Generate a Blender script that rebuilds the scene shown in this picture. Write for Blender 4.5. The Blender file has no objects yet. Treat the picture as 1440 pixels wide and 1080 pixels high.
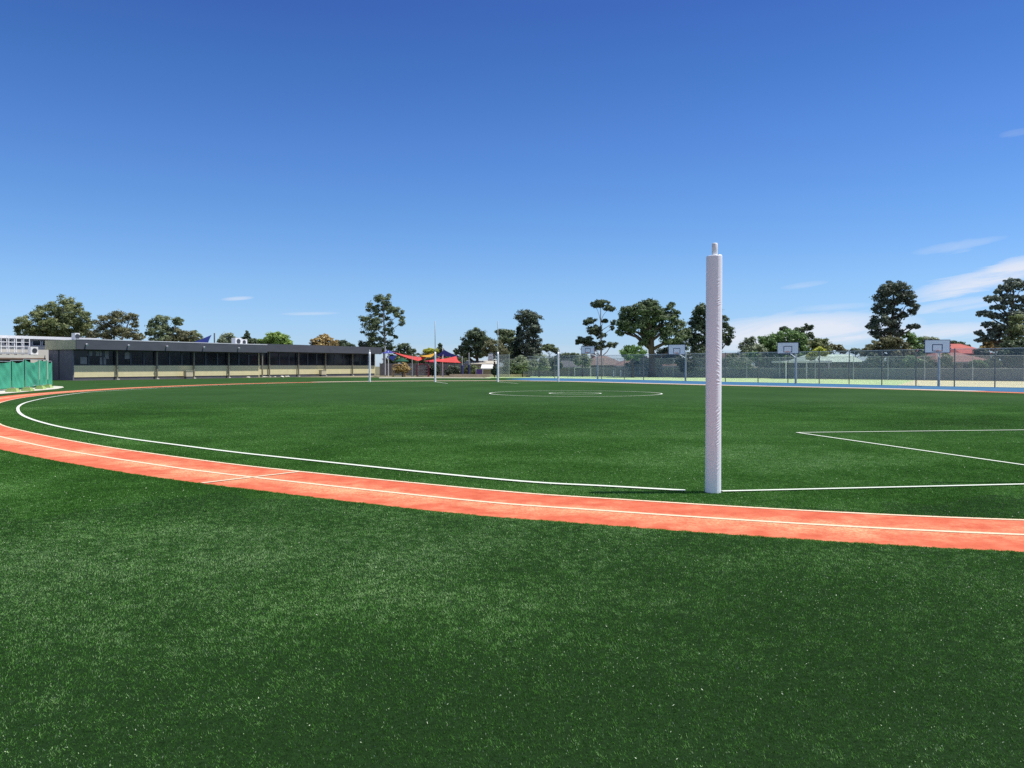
import bpy, math, random
import numpy as np
from mathutils import Vector, Matrix

# ------------------------------------------------------------------ camera, sky, sun, exposure
SC = bpy.context.scene
COL = SC.collection
FPX = 1130.0                                  # focal length in pixels of the 1440 wide photograph
CAM_H = 1.6
PITCH = math.atan(25 / FPX)
cam_d = bpy.data.cameras.new("camera")
cam_d.sensor_width = 36.0
cam_d.lens = 36.0 * FPX / 1440.0
cam_d.clip_start = 0.05
cam_d.clip_end = 6000.0
cam = bpy.data.objects.new("camera", cam_d)
COL.objects.link(cam)
cam.location = (0, 0, CAM_H)
cam.rotation_euler = (math.radians(90) - PITCH, 0, 0)
SC.camera = cam

SUN_EL, SUN_AZ = math.radians(63.5), math.radians(1.5)     # azimuth from +X towards +Y
sun_dir = Vector((math.cos(SUN_EL) * math.cos(SUN_AZ), math.cos(SUN_EL) * math.sin(SUN_AZ), math.sin(SUN_EL)))
sun_d = bpy.data.lights.new("sun", 'SUN')
sun_d.energy = 5.0
sun_d.angle = math.radians(0.53)
sun_d.color = (1.0, 0.955, 0.89)
sun = bpy.data.objects.new("sun", sun_d)
COL.objects.link(sun)
sun.rotation_euler = sun_dir.to_track_quat('Z', 'Y').to_euler()

SC.view_settings.view_transform = 'Standard'
SC.view_settings.look = 'None'
SC.view_settings.exposure = 0.16
SC.view_settings.gamma = 1.0
SC.cycles.use_denoising = False
SC.cycles.use_adaptive_sampling = False
SC.cycles.sample_clamp_indirect = 4.0
SC.cycles.max_bounces = 8
SC.cycles.transparent_max_bounces = 24

world = bpy.data.worlds.new("World")
SC.world = world
world.use_nodes = True
WN, WL = world.node_tree.nodes, world.node_tree.links
WN.clear()


def wmath(op, a, b=None, c=None, clamp=False):
    n = WN.new("ShaderNodeMath")
    n.operation = op
    n.use_clamp = clamp
    for i, v in enumerate((a, b, c)):
        if v is None:
            continue
        if isinstance(v, (int, float)):
            n.inputs[i].default_value = v
        else:
            WL.new(v, n.inputs[i])
    return n.outputs[0]


sky = WN.new("ShaderNodeTexSky")
sky.sky_type = 'NISHITA'
sky.sun_disc = False
sky.sun_elevation = SUN_EL
sky.sun_rotation = math.radians(90) - SUN_AZ
sky.altitude = 60
sky.air_density = 1.0
sky.dust_density = 0.1
sky.ozone_density = 1.5
tc = WN.new("ShaderNodeTexCoord")
sp = WN.new("ShaderNodeSeparateXYZ")
WL.new(tc.outputs['Generated'], sp.inputs[0])
az = wmath('ARCTAN2', sp.outputs[0], sp.outputs[1])
hyp = wmath('SQRT', wmath('ADD', wmath('MULTIPLY', sp.outputs[0], sp.outputs[0]), wmath('MULTIPLY', sp.outputs[1], sp.outputs[1])))
el = wmath('ARCTAN2', sp.outputs[2], hyp)
cmb = WN.new("ShaderNodeCombineXYZ")
WL.new(wmath('MULTIPLY', az, 9.0), cmb.inputs[0])
WL.new(wmath('ADD', wmath('MULTIPLY', el, 62.0), wmath('MULTIPLY', az, -9.0)), cmb.inputs[1])
cn = WN.new("ShaderNodeTexNoise")
cn.inputs['Scale'].default_value = 1.0
cn.inputs['Detail'].default_value = 7.0
cn.inputs['Roughness'].default_value = 0.68
cn.inputs['Distortion'].default_value = 1.1
WL.new(cmb.outputs[0], cn.inputs['Vector'])
wisp = cn.outputs['Fac']


def cloud(px, py, rx, ry, slope, strength, soft):
    """a wisp of cirrus high above, given by its bearing, its elevation and its size in the sky"""
    a0 = math.atan((px - 720) / FPX)
    k = math.cos(a0)
    e0 = math.atan((515 - py) / FPX * k)
    ra, re = rx / FPX * k * k, ry / FPX * k
    da = wmath('SUBTRACT', az, a0)
    u = wmath('DIVIDE', da, ra)
    v = wmath('DIVIDE', wmath('ADD', wmath('SUBTRACT', el, e0), wmath('MULTIPLY', da, slope)), re)
    v = wmath('ADD', v, wmath('MULTIPLY', wmath('SUBTRACT', wisp, 0.5), soft))
    q = wmath('SUBTRACT', 1.0, wmath('ADD', wmath('MULTIPLY', u, u), wmath('MULTIPLY', v, v)), clamp=True)
    q = wmath('MULTIPLY', wmath('POWER', q, 0.75), wmath('MULTIPLY_ADD', wisp, 2.2, -0.22))
    return wmath('MULTIPLY', q, strength)


cl = None
for c in ((1120, 466, 175, 27, -0.05, 1.05, 1.0), (1385, 392, 120, 17, -0.22, 0.85, 2.4), (1350, 428, 110, 9, -0.12, 0.45, 2.4),
          (1330, 466, 110, 13, -0.04, 0.7, 2.0), (1345, 346, 70, 8, -0.12, 0.22, 2.5), (1425, 189, 26, 6, 0.0, 0.12, 2.0),
          (335, 420, 24, 3.0, -0.09, 0.55, 1.2), (437, 441, 44, 2.6, -0.03, 0.32, 1.2), (1130, 401, 36, 4, -0.1, 0.22, 1.5),
          (1170, 432, 60, 5, -0.05, 0.22, 1.5), (1440, 372, 60, 10, -0.1, 0.4, 2.0), (760, 500, 500, 16, 0.0, 0.18, 1.0)):
    q = cloud(*c)
    cl = q if cl is None else wmath('ADD', cl, q)
# unseen broken white cloud, added behind the viewer to fill shaded sides
back = wmath('MULTIPLY', wmath('SUBTRACT', -0.12, sp.outputs[1]), 2.2, clamp=True)
band_ = wmath('SUBTRACT', 1.0, wmath('ABSOLUTE', wmath('DIVIDE', wmath('SUBTRACT', el, 0.42), 0.52)), clamp=True)
bk = wmath('MULTIPLY', wmath('MULTIPLY', back, wmath('MULTIPLY', band_, 2.0, clamp=True)), wmath('MULTIPLY_ADD', wisp, 2.0, -0.52, clamp=True))
cl = wmath('ADD', cl, bk)
cl = wmath('MINIMUM', cl, 0.92)
# the photograph's deeper blue: the sky's own colour graded by elevation
gr = WN.new("ShaderNodeValToRGB")
stops = ((0.000, (0.62, 0.85, 1.45)), (0.048, (0.628, 0.873, 1.377)), (0.100, (0.629, 0.892, 1.31)), (0.184, (0.524, 0.832, 1.285)),
         (0.267, (0.445, 0.741, 1.263)), (0.345, (0.357, 0.649, 1.167)), (0.418, (0.32, 0.553, 1.106)), (0.56, (0.46, 0.64, 1.08)), (0.85, (1.30, 1.30, 1.35)))  # last stop brightens the unseen zenith, added as fill light
ge = gr.color_ramp.elements
while len(ge) < len(stops):
    ge.new(0.5)
for i, (pos, c) in enumerate(stops):
    ge[i].position = pos
    ge[i].color = (c[0] / 1.5, c[1] / 1.5, c[2] / 1.5, 1)
WL.new(el, gr.inputs[0])
gm = WN.new("ShaderNodeMix")
gm.data_type = 'RGBA'
gm.blend_type = 'MULTIPLY'
gm.inputs['Factor'].default_value = 1.0
WL.new(sky.outputs[0], gm.inputs['A'])
WL.new(gr.outputs[0], gm.inputs['B'])
cmix = WN.new("ShaderNodeMix")
cmix.data_type = 'RGBA'
WL.new(cl, cmix.inputs['Factor'])
WL.new(gm.outputs['Result'], cmix.inputs['A'])
cmix.inputs['B'].default_value = (5.0, 5.25, 5.9, 1)
bg = WN.new("ShaderNodeBackground")
bg.inputs['Strength'].default_value = 0.141          # 0.105 after the grading's 1.5 headroom
WL.new(cmix.outputs['Result'], bg.inputs['Color'])
wo = WN.new("ShaderNodeOutputWorld")
WL.new(bg.outputs[0], wo.inputs['Surface'])

# ------------------------------------------------------------------ helpers
RNG = np.random.default_rng(7)
random.seed(5)
CA, SA = math.cos(PITCH), math.sin(PITCH)


def W(px, py, depth):
    """world point on the sight line of a photograph pixel, at a given distance along Y"""
    x, u = (px - 720) / FPX, -(py - 540) / FPX
    dy, dz = CA + u * SA, -SA + u * CA
    t = depth / dy
    return Vector((x * t, depth, CAM_H + dz * t))


def G(px, py):
    """ground point (z = 0) under a photograph pixel"""
    x, u = (px - 720) / FPX, -(py - 540) / FPX
    dy, dz = CA + u * SA, -SA + u * CA
    t = -CAM_H / dz
    return Vector((x * t, dy * t, 0.0))


def tag(o, label=None, cat=None, group=None, kind=None):
    if label:
        o["label"] = label
    if cat:
        o["category"] = cat
    if group:
        o["group"] = group
    if kind:
        o["kind"] = kind
    return o


def empty(name, loc, label, cat, group=None, rz=0.0):
    o = bpy.data.objects.new(name, None)
    o.empty_display_size = 0.3
    COL.objects.link(o)
    o.location = loc
    o.rotation_euler = (0, 0, rz)
    return tag(o, label, cat, group)


class MB:
    """collects simple solids and links them as ONE mesh object"""

    def __init__(self):
        self.v, self.f = [], []

    def add(self, vs, fs):
        b = len(self.v)
        self.v += [tuple(p) for p in vs]
        self.f += [tuple(b + i for i in f) for f in fs]
        return self

    def box(self, x0, x1, y0, y1, z0, z1):
        vs = [(x, y, z) for z in (z0, z1) for y in (y0, y1) for x in (x0, x1)]
        return self.add(vs, [(0, 2, 3, 1), (4, 5, 7, 6), (0, 1, 5, 4), (2, 6, 7, 3), (0, 4, 6, 2), (1, 3, 7, 5)])

    def bar(self, a, b, w, d=None, up=(0, 0, 1)):
        a, b = Vector(a), Vector(b)
        d = d or w
        t = (b - a).normalized()
        s = t.cross(Vector(up))
        if s.length < 1e-4:
            s = t.cross(Vector((1, 0, 0)))
        s.normalize()
        n = s.cross(t)
        vs = [p + s * i * w / 2 + n * j * d / 2 for p in (a, b) for j in (-1, 1) for i in (-1, 1)]
        return self.add(vs, [(0, 2, 3, 1), (4, 5, 7, 6), (0, 1, 5, 4), (2, 6, 7, 3), (0, 4, 6, 2), (1, 3, 7, 5)])

    def tube(self, pts, rads, n=10, cap=True):
        pts = [Vector(p) for p in pts]
        if isinstance(rads, (int, float)):
            rads = [rads] * len(pts)
        rings = []
        for i, p in enumerate(pts):
            t = (pts[min(i + 1, len(pts) - 1)] - pts[max(i - 1, 0)]).normalized()
            ref = Vector((0, 1, 0)) if abs(t.z) > 0.9 else Vector((0, 0, 1))
            s = t.cross(ref).normalized()
            u = s.cross(t)
            rings.append([p + (s * math.cos(2 * math.pi * k / n) + u * math.sin(2 * math.pi * k / n)) * rads[i] for k in range(n)])
        vs = [q for r in rings for q in r]
        fs = [(i * n + k, i * n + (k + 1) % n, (i + 1) * n + (k + 1) % n, (i + 1) * n + k) for i in range(len(pts) - 1) for k in range(n)]
        if cap:
            fs += [tuple(range(n - 1, -1, -1)), tuple((len(pts) - 1) * n + k for k in range(n))]
        return self.add(vs, fs)

    def prism(self, poly, vec):
        """polygon (3D points) given thickness along a vector"""
        vec = Vector(vec)
        n = len(poly)
        a = [Vector(p) for p in poly]
        vs = a + [p + vec for p in a]
        fs = [tuple(range(n)), tuple(range(2 * n - 1, n - 1, -1))] + [(i, i + n, (i + 1) % n + n, (i + 1) % n) for i in range(n)]
        return self.add(vs, fs)

    def build(self, name, mat, parent=None, smooth=False):
        me = bpy.data.meshes.new(name)
        me.from_pydata(self.v, [], self.f)
        me.validate()
        me.materials.append(mat)
        o = bpy.data.objects.new(name, me)
        COL.objects.link(o)
        if parent:
            o.parent = parent
        import bmesh
        bm = bmesh.new()
        bm.from_mesh(me)
        bmesh.ops.recalc_face_normals(bm, faces=bm.faces)
        bm.to_mesh(me)
        bm.free()
        if smooth:
            me.shade_smooth()
        return o


def np_mesh(name, verts, faces, mat, parent=None, attrs=None):
    """mesh from numpy arrays, all faces with the same number of corners; attrs: float value per point"""
    me = bpy.data.meshes.new(name)
    nf, k = faces.shape
    me.vertices.add(len(verts))
    me.vertices.foreach_set("co", np.ascontiguousarray(verts, dtype=np.float32).ravel())
    me.loops.add(nf * k)
    me.loops.foreach_set("vertex_index", np.ascontiguousarray(faces, dtype=np.int32).ravel())
    me.polygons.add(nf)
    me.polygons.foreach_set("loop_start", np.arange(0, nf * k, k, dtype=np.int32))
    me.update(calc_edges=True)
    for an, av in (attrs or {}).items():
        a = me.attributes.new(an, 'FLOAT', 'POINT')
        a.data.foreach_set("value", np.ascontiguousarray(av, dtype=np.float32))
    me.materials.append(mat)
    o = bpy.data.objects.new(name, me)
    COL.objects.link(o)
    if parent:
        o.parent = parent
    return o


def copy_tree(o, parent=None):
    c = o.copy()
    COL.objects.link(c)
    c.parent = parent
    for ch in list(o.children):
        copy_tree(ch, c)
    return c


# ------------------------------------------------------------------ materials
def mat_new(name):
    m = bpy.data.materials.new(name)
    m.use_nodes = True
    nt = m.node_tree
    nt.nodes.clear()
    out = nt.nodes.new("ShaderNodeOutputMaterial")
    p = nt.nodes.new("ShaderNodeBsdfPrincipled")
    nt.links.new(p.outputs[0], out.inputs[0])
    return m, nt, p, out


def ramp(nt, fac, stops):
    r = nt.nodes.new("ShaderNodeValToRGB")
    e = r.color_ramp.elements
    while len(e) < len(stops):
        e.new(0.5)
    for i, (pos, c) in enumerate(stops):
        e[i].position = pos
        e[i].color = (*c, 1)
    nt.links.new(fac, r.inputs[0])
    return r.outputs[0]


def noise(nt, scale, detail=4.0, rough=0.55, stretch=None, space='Object'):
    t = nt.nodes.new("ShaderNodeTexCoord")
    mp = nt.nodes.new("ShaderNodeMapping")
    if stretch:
        mp.inputs['Scale'].default_value = stretch
    nt.links.new(t.outputs[space], mp.inputs[0])
    n = nt.nodes.new("ShaderNodeTexNoise")
    n.inputs['Scale'].default_value = scale
    n.inputs['Detail'].default_value = detail
    n.inputs['Roughness'].default_value = rough
    nt.links.new(mp.outputs[0], n.inputs['Vector'])
    return n.outputs['Fac']


def mixc(nt, fac, a, b, mode='MIX'):
    n = nt.nodes.new("ShaderNodeMix")
    n.data_type = 'RGBA'
    n.blend_type = mode
    for key, v in (('Factor', fac), ('A', a), ('B', b)):
        if isinstance(v, (int, float)):
            n.inputs[key].default_value = v
        elif isinstance(v, tuple):
            n.inputs[key].default_value = (*v, 1)
        else:
            nt.links.new(v, n.inputs[key])
    return n.outputs['Result']


def vmath(nt, op, a, b):
    n = nt.nodes.new("ShaderNodeMath")
    n.operation = op
    for i, v in enumerate((a, b)):
        if isinstance(v, (int, float)):
            n.inputs[i].default_value = v
        else:
            nt.links.new(v, n.inputs[i])
    return n.outputs[0]


def weathered(name, col, rough=0.6, amount=0.22, scale=1.5, stretch=None, metal=0.0, spec=0.4, bump=0.0, bscale=30):
    """plain painted, rendered or metal surface with broad wear and fine grain"""
    m, nt, p, _ = mat_new(name)
    a = noise(nt, scale, 5, 0.6, stretch)
    lo = tuple(c * (1 - amount) for c in col)
    hi = tuple(min(1, c * (1 + amount * 0.7)) for c in col)
    nt.links.new(ramp(nt, a, [(0.3, lo), (0.7, hi)]), p.inputs['Base Color'])
    p.inputs['Roughness'].default_value = rough
    p.inputs['Metallic'].default_value = metal
    p.inputs['Specular IOR Level'].default_value = spec
    if bump:
        b = nt.nodes.new("ShaderNodeBump")
        b.inputs['Strength'].default_value = bump
        b.inputs['Distance'].default_value = 0.02
        nt.links.new(noise(nt, bscale, 4), b.inputs['Height'])
        nt.links.new(b.outputs[0], p.inputs['Normal'])
    return m


def ribbed(name, col, pitch, axis, rough=0.5, dark=0.55, amount=0.12):
    """profiled sheet, boards or tiles: regular lines along one axis"""
    m, nt, p, _ = mat_new(name)
    t = nt.nodes.new("ShaderNodeTexCoord")
    s = nt.nodes.new("ShaderNodeSeparateXYZ")
    nt.links.new(t.outputs['Object'], s.inputs[0])
    fr = vmath(nt, 'FRACT', vmath(nt, 'DIVIDE', s.outputs[axis], pitch), 0)
    line = vmath(nt, 'LESS_THAN', fr, 0.14)
    n = noise(nt, 1.3, 5, 0.6)
    base = ramp(nt, n, [(0.3, tuple(c * (1 - amount) for c in col)), (0.7, tuple(min(1, c * (1 + amount)) for c in col))])
    nt.links.new(mixc(nt, line, base, tuple(c * dark for c in col)), p.inputs['Base Color'])
    p.inputs['Roughness'].default_value = rough
    return m


def leafy(name, c0, c1, c2, trans=0.33):
    m, nt, p, out = mat_new(name)
    a = nt.nodes.new("ShaderNodeAttribute")
    a.attribute_name = "var"
    col = ramp(nt, a.outputs['Fac'], [(0.0, c0), (0.55, c1), (1.0, c2)])
    nt.links.new(col, p.inputs['Base Color'])
    p.inputs['Roughness'].default_value = 0.5
    p.inputs['Specular IOR Level'].default_value = 0.25
    tr = nt.nodes.new("ShaderNodeBsdfTranslucent")
    nt.links.new(col, tr.inputs[0])
    mx = nt.nodes.new("ShaderNodeMixShader")
    mx.inputs[0].default_value = trans
    nt.links.new(p.outputs[0], mx.inputs[1])
    nt.links.new(tr.outputs[0], mx.inputs[2])
    nt.links.new(mx.outputs[0], out.inputs[0])
    return m


M = {}
# turf: base sheet under the blades; blades take a value per tuft
TURF_LO, TURF_MID, TURF_HI = (0.028, 0.100, 0.010), (0.098, 0.282, 0.040), (0.320, 0.500, 0.205)


def turf_sheet():
    m, nt, p, _ = mat_new("turf_sheet")
    big = noise(nt, 0.22, 5, 0.62, (1, 0.55, 1))
    mid = noise(nt, 2.2, 5, 0.6)
    fine = noise(nt, 26, 4, 0.7)
    v = vmath(nt, 'ADD', vmath(nt, 'MULTIPLY', big, 0.42), vmath(nt, 'ADD', vmath(nt, 'MULTIPLY', mid, 0.25), vmath(nt, 'MULTIPLY', fine, 0.33)))
    col = ramp(nt, v, [(0.32, (0.017, 0.051, 0.009)), (0.5, (0.029, 0.073, 0.016)), (0.68, (0.047, 0.104, 0.028))])
    nt.links.new(col, p.inputs['Base Color'])
    p.inputs['Roughness'].default_value = 0.9
    p.inputs['Specular IOR Level'].default_value = 0.06
    b = nt.nodes.new("ShaderNodeBump")
    b.inputs['Strength'].default_value = 0.6
    b.inputs['Distance'].default_value = 0.03
    nt.links.new(noise(nt, 40, 4, 0.7), b.inputs['Height'])
    nt.links.new(b.outputs[0], p.inputs['Normal'])
    return m


def turf_blade():
    m, nt, p, out = mat_new("turf_blade")
    a = nt.nodes.new("ShaderNodeAttribute")
    a.attribute_name = "var"
    col = ramp(nt, a.outputs['Fac'], [(0.0, TURF_LO), (0.45, TURF_MID), (0.86, TURF_HI), (0.93, (0.36, 0.50, 0.26)), (1.0, (0.80, 0.88, 0.62))])
    nt.links.new(col, p.inputs['Base Color'])
    p.inputs['Roughness'].default_value = 0.6
    p.inputs['Specular IOR Level'].default_value = 0.10
    tr = nt.nodes.new("ShaderNodeBsdfTranslucent")
    nt.links.new(col, tr.inputs[0])
    mx = nt.nodes.new("ShaderNodeMixShader")
    mx.inputs[0].default_value = 0.30
    nt.links.new(p.outputs[0], mx.inputs[1])
    nt.links.new(tr.outputs[0], mx.inputs[2])
    nt.links.new(mx.outputs[0], out.inputs[0])
    return m


def track_mat():
    m, nt, p, _ = mat_new("track_rubber")
    big = noise(nt, 0.55, 5, 0.6, (1, 1, 1))
    grain = noise(nt, 30, 5, 0.85)
    streak = noise(nt, 3.5, 6, 0.65)
    base = ramp(nt, streak, [(0.32, (0.51, 0.100, 0.046)), (0.5, (0.59, 0.136, 0.066)), (0.68, (0.65, 0.180, 0.092))])
    base = mixc(nt, vmath(nt, 'MULTIPLY', ramp(nt, noise(nt, 42, 2, 0.9), [(0.5, (0, 0, 0)), (0.66, (1, 1, 1))]), 0.35), base, (0.36, 0.06, 0.028))
    at_ = nt.nodes.new("ShaderNodeAttribute")                 # dry sand gathers along the lane line
    at_.attribute_name = "across"
    mid = vmath(nt, 'SUBTRACT', 1.0, vmath(nt, 'MULTIPLY', vmath(nt, 'ABSOLUTE', vmath(nt, 'SUBTRACT', at_.outputs['Fac'], 0.58), 0), 3.0))
    mid = vmath(nt, 'MAXIMUM', mid, 0.0)
    sand = ramp(nt, vmath(nt, 'ADD', vmath(nt, 'ADD', vmath(nt, 'MULTIPLY', big, 0.62), vmath(nt, 'MULTIPLY', streak, 0.3)), vmath(nt, 'MULTIPLY', mid, 0.17)),
                [(0.48, (0, 0, 0)), (0.68, (1, 1, 1))])
    sand = vmath(nt, 'MULTIPLY', vmath(nt, 'MULTIPLY', sand, ramp(nt, grain, [(0.42, (0.08, 0.08, 0.08)), (0.60, (1, 1, 1))])), 0.85)
    nt.links.new(mixc(nt, sand, base, (0.78, 0.50, 0.26)), p.inputs['Base Color'])
    p.inputs['Roughness'].default_value = 0.9
    p.inputs['Specular IOR Level'].default_value = 0.15
    b = nt.nodes.new("ShaderNodeBump")
    b.inputs['Strength'].default_value = 0.5
    b.inputs['Distance'].default_value = 0.006
    nt.links.new(grain, b.inputs['Height'])
    nt.links.new(b.outputs[0], p.inputs['Normal'])
    return m


def chain_mat():
    """chain-link netting: woven galvanised wire, open between the wires"""
    m, nt, p, out = mat_new("chain_link")
    t = nt.nodes.new("ShaderNodeTexCoord")
    s = nt.nodes.new("ShaderNodeSeparateXYZ")
    nt.links.new(t.outputs['Object'], s.inputs[0])
    h = vmath(nt, 'ADD', s.outputs[0], 0)
    a = vmath(nt, 'FRACT', vmath(nt, 'DIVIDE', vmath(nt, 'ADD', h, s.outputs[2]), 0.07), 0)
    b = vmath(nt, 'FRACT', vmath(nt, 'DIVIDE', vmath(nt, 'ADD', vmath(nt, 'SUBTRACT', h, s.outputs[2]), 50), 0.07), 0)
    wire = vmath(nt, 'MAXIMUM', vmath(nt, 'LESS_THAN', a, 0.15), vmath(nt, 'LESS_THAN', b, 0.15))
    p.inputs['Base Color'].default_value = (0.38, 0.40, 0.38, 1)
    p.inputs['Roughness'].default_value = 0.55
    p.inputs['Metallic'].default_value = 0.2
    tr = nt.nodes.new("ShaderNodeBsdfTransparent")
    mx = nt.nodes.new("ShaderNodeMixShader")
    nt.links.new(wire, mx.inputs[0])
    nt.links.new(tr.outputs[0], mx.inputs[1])
    nt.links.new(p.outputs[0], mx.inputs[2])
    nt.links.new(mx.outputs[0], out.inputs[0])
    return m


def glass_mat():
    m, nt, p, _ = mat_new("dark_window_glass")
    nt.links.new(ramp(nt, noise(nt, 0.8, 4), [(0.35, (0.006, 0.008, 0.013)), (0.7, (0.018, 0.022, 0.032))]), p.inputs['Base Color'])
    p.inputs['Roughness'].default_value = 0.12
    p.inputs['Specular IOR Level'].default_value = 0.35
    return m


def line_mat(name, col):
    m, nt, p, _ = mat_new(name)
    nt.links.new(ramp(nt, noise(nt, 45, 4, 0.75), [(0.3, tuple(c * 0.72 for c in col)), (0.6, col)]), p.inputs['Base Color'])
    p.inputs['Roughness'].default_value = 0.8
    p.inputs['Specular IOR Level'].default_value = 0.15
    return m


M['turf'] = turf_sheet()
M['infill'] = weathered('rubber_infill', (0.011, 0.031, 0.007), 0.95, 0.4, 30.0, spec=0.1)
M['blade'] = turf_blade()
M['track'] = track_mat()
M['chain'] = chain_mat()
M['glass'] = glass_mat()
M['white_line'] = line_mat("white_turf_line", (0.74, 0.78, 0.66))
M['track_line'] = line_mat("cream_track_line", (0.84, 0.64, 0.44))
M['ground'] = weathered("dry_ground", (0.16, 0.15, 0.085), 0.95, 0.35, 0.25, spec=0.1)
M['asphalt'] = weathered("asphalt", (0.075, 0.075, 0.08), 0.9, 0.3, 1.2, spec=0.2)
M['blue_court'] = weathered("blue_acrylic", (0.040, 0.135, 0.255), 0.75, 0.16, 0.35, spec=0.2)
M['green_court'] = weathered("pale_green_acrylic", (0.44, 0.58, 0.27), 0.8, 0.10, 0.12, spec=0.2)
M['cream_court'] = weathered("cream_acrylic", (0.60, 0.56, 0.34), 0.8, 0.12, 0.15, spec=0.2)
M['sand_court'] = weathered("pale_sand_ground", (0.70, 0.58, 0.42), 0.9, 0.14, 0.12, spec=0.1)
M['edging'] = weathered("concrete_edging", (0.56, 0.45, 0.33), 0.85, 0.18, 2.0, spec=0.2)
M['eave_post'] = weathered("grey_olive_post", (0.20, 0.19, 0.14), 0.6, 0.12, 2.0)
M['concrete'] = weathered("pale_concrete", (0.58, 0.55, 0.46), 0.85, 0.2, 1.0, spec=0.2)
M['soil'] = weathered("rubble_soil", (0.30, 0.26, 0.16), 0.95, 0.45, 2.2, spec=0.1)
M['vinyl'] = weathered("white_vinyl", (0.84, 0.86, 0.91), 0.33, 0.08, 1.1, (1, 1, 0.25), spec=0.45)
M['white_paint'] = weathered("white_paint", (0.78, 0.78, 0.78), 0.45, 0.10, 2.0)
M['galv'] = weathered("galvanised_steel", (0.42, 0.44, 0.45), 0.5, 0.2, 3.0, metal=0.35)
M['grey_post'] = weathered("grey_post_paint", (0.19, 0.19, 0.18), 0.6, 0.25, 3.0)
M['slate'] = weathered("slate_fascia", (0.072, 0.078, 0.092), 0.55, 0.14, 0.6, (1, 1, 3))
M['end_wall'] = ribbed("dark_end_cladding", (0.14, 0.14, 0.175), 0.6, 0, 0.65, 0.8)
M['olive'] = weathered("olive_fascia", (0.46, 0.44, 0.29), 0.6, 0.10, 0.8)
M['cream'] = ribbed("cream_wall_boards", (0.68, 0.61, 0.34), 0.28, 2, 0.65, 0.82, 0.08)
M['plinth'] = weathered("grey_plinth", (0.10, 0.10, 0.11), 0.8, 0.2, 1.0)
M['dark_frame'] = weathered("dark_window_frame", (0.055, 0.062, 0.075), 0.5, 0.15, 2.0)
M['soffit'] = weathered("dark_soffit", (0.035, 0.04, 0.05), 0.7, 0.15, 1.0)
M['flash'] = weathered("pale_roof_flashing", (0.52, 0.53, 0.56), 0.45, 0.10, 1.0)
M['roof_sheet'] = ribbed("roof_sheet", (0.38, 0.39, 0.42), 0.25, 0, 0.45, 0.8)
M['pale_wall'] = weathered("pale_render", (0.62, 0.59, 0.52), 0.75, 0.10, 0.5)
M['brown_trim'] = weathered("brown_timber_trim", (0.20, 0.13, 0.09), 0.7, 0.3, 1.2)
M['shade_green'] = None
M['lime'] = weathered("lime_plastic", (0.42, 0.55, 0.20), 0.6, 0.2, 3.0)
M['paper'] = weathered("pinned_paper", (0.22, 0.22, 0.22), 0.8, 0.12, 2.0)
M['beige_box'] = weathered("beige_enamel", (0.58, 0.51, 0.34), 0.5, 0.12, 2.0)
M['back_fence'] = ribbed("grey_sheet_fence", (0.155, 0.165, 0.175), 0.30, 0, 0.6, 0.8)
M['paling'] = ribbed("grey_paling", (0.17, 0.16, 0.165), 0.35, 0, 0.8, 0.45, 0.25)
M['board'] = weathered("backboard_white", (0.90, 0.88, 0.84), 0.5, 0.06, 1.0)
M['navy'] = weathered("navy_trim", (0.03, 0.04, 0.12), 0.5, 0.1, 2.0)
M['orange_steel'] = weathered("orange_steel", (0.55, 0.12, 0.03), 0.5, 0.1, 2.0)
M['bark'] = weathered("brown_bark", (0.10, 0.075, 0.055), 0.9, 0.45, 1.4, (1, 1, 0.35), spec=0.1)
M['gum_bark'] = weathered("pale_gum_bark", (0.42, 0.38, 0.33), 0.8, 0.35, 1.2, (1, 1, 0.3), spec=0.15)


def cloth_mat(name, col, trans=0.25, amount=0.12):
    m, nt, p, out = mat_new(name)
    c = ramp(nt, noise(nt, 1.1, 5, 0.6), [(0.3, tuple(v * (1 - amount) for v in col)), (0.7, tuple(min(1, v * (1 + amount)) for v in col))])
    nt.links.new(c, p.inputs['Base Color'])
    p.inputs['Roughness'].default_value = 0.75
    p.inputs['Specular IOR Level'].default_value = 0.2
    tr = nt.nodes.new("ShaderNodeBsdfTranslucent")
    nt.links.new(c, tr.inputs[0])
    mx = nt.nodes.new("ShaderNodeMixShader")
    mx.inputs[0].default_value = trans
    nt.links.new(p.outputs[0], mx.inputs[1])
    nt.links.new(tr.outputs[0], mx.inputs[2])
    nt.links.new(mx.outputs[0], out.inputs[0])
    return m


M['shade_green'] = cloth_mat("green_shade_cloth", (0.09, 0.46, 0.28), 0.38)
M['sail_navy'] = cloth_mat("navy_sail", (0.018, 0.03, 0.16), 0.2)
M['sail_blue'] = cloth_mat("violet_blue_sail", (0.09, 0.10, 0.42), 0.3)
M['sail_red'] = cloth_mat("red_sail", (0.74, 0.115, 0.105), 0.4)
M['sail_crimson'] = cloth_mat("crimson_sail", (0.48, 0.05, 0.09), 0.35)
M['sail_yellow'] = cloth_mat("yellow_sail", (0.72, 0.42, 0.06), 0.35)
M['canvas_green'] = cloth_mat("bottle_green_canvas", (0.02, 0.10, 0.06), 0.15)

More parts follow.
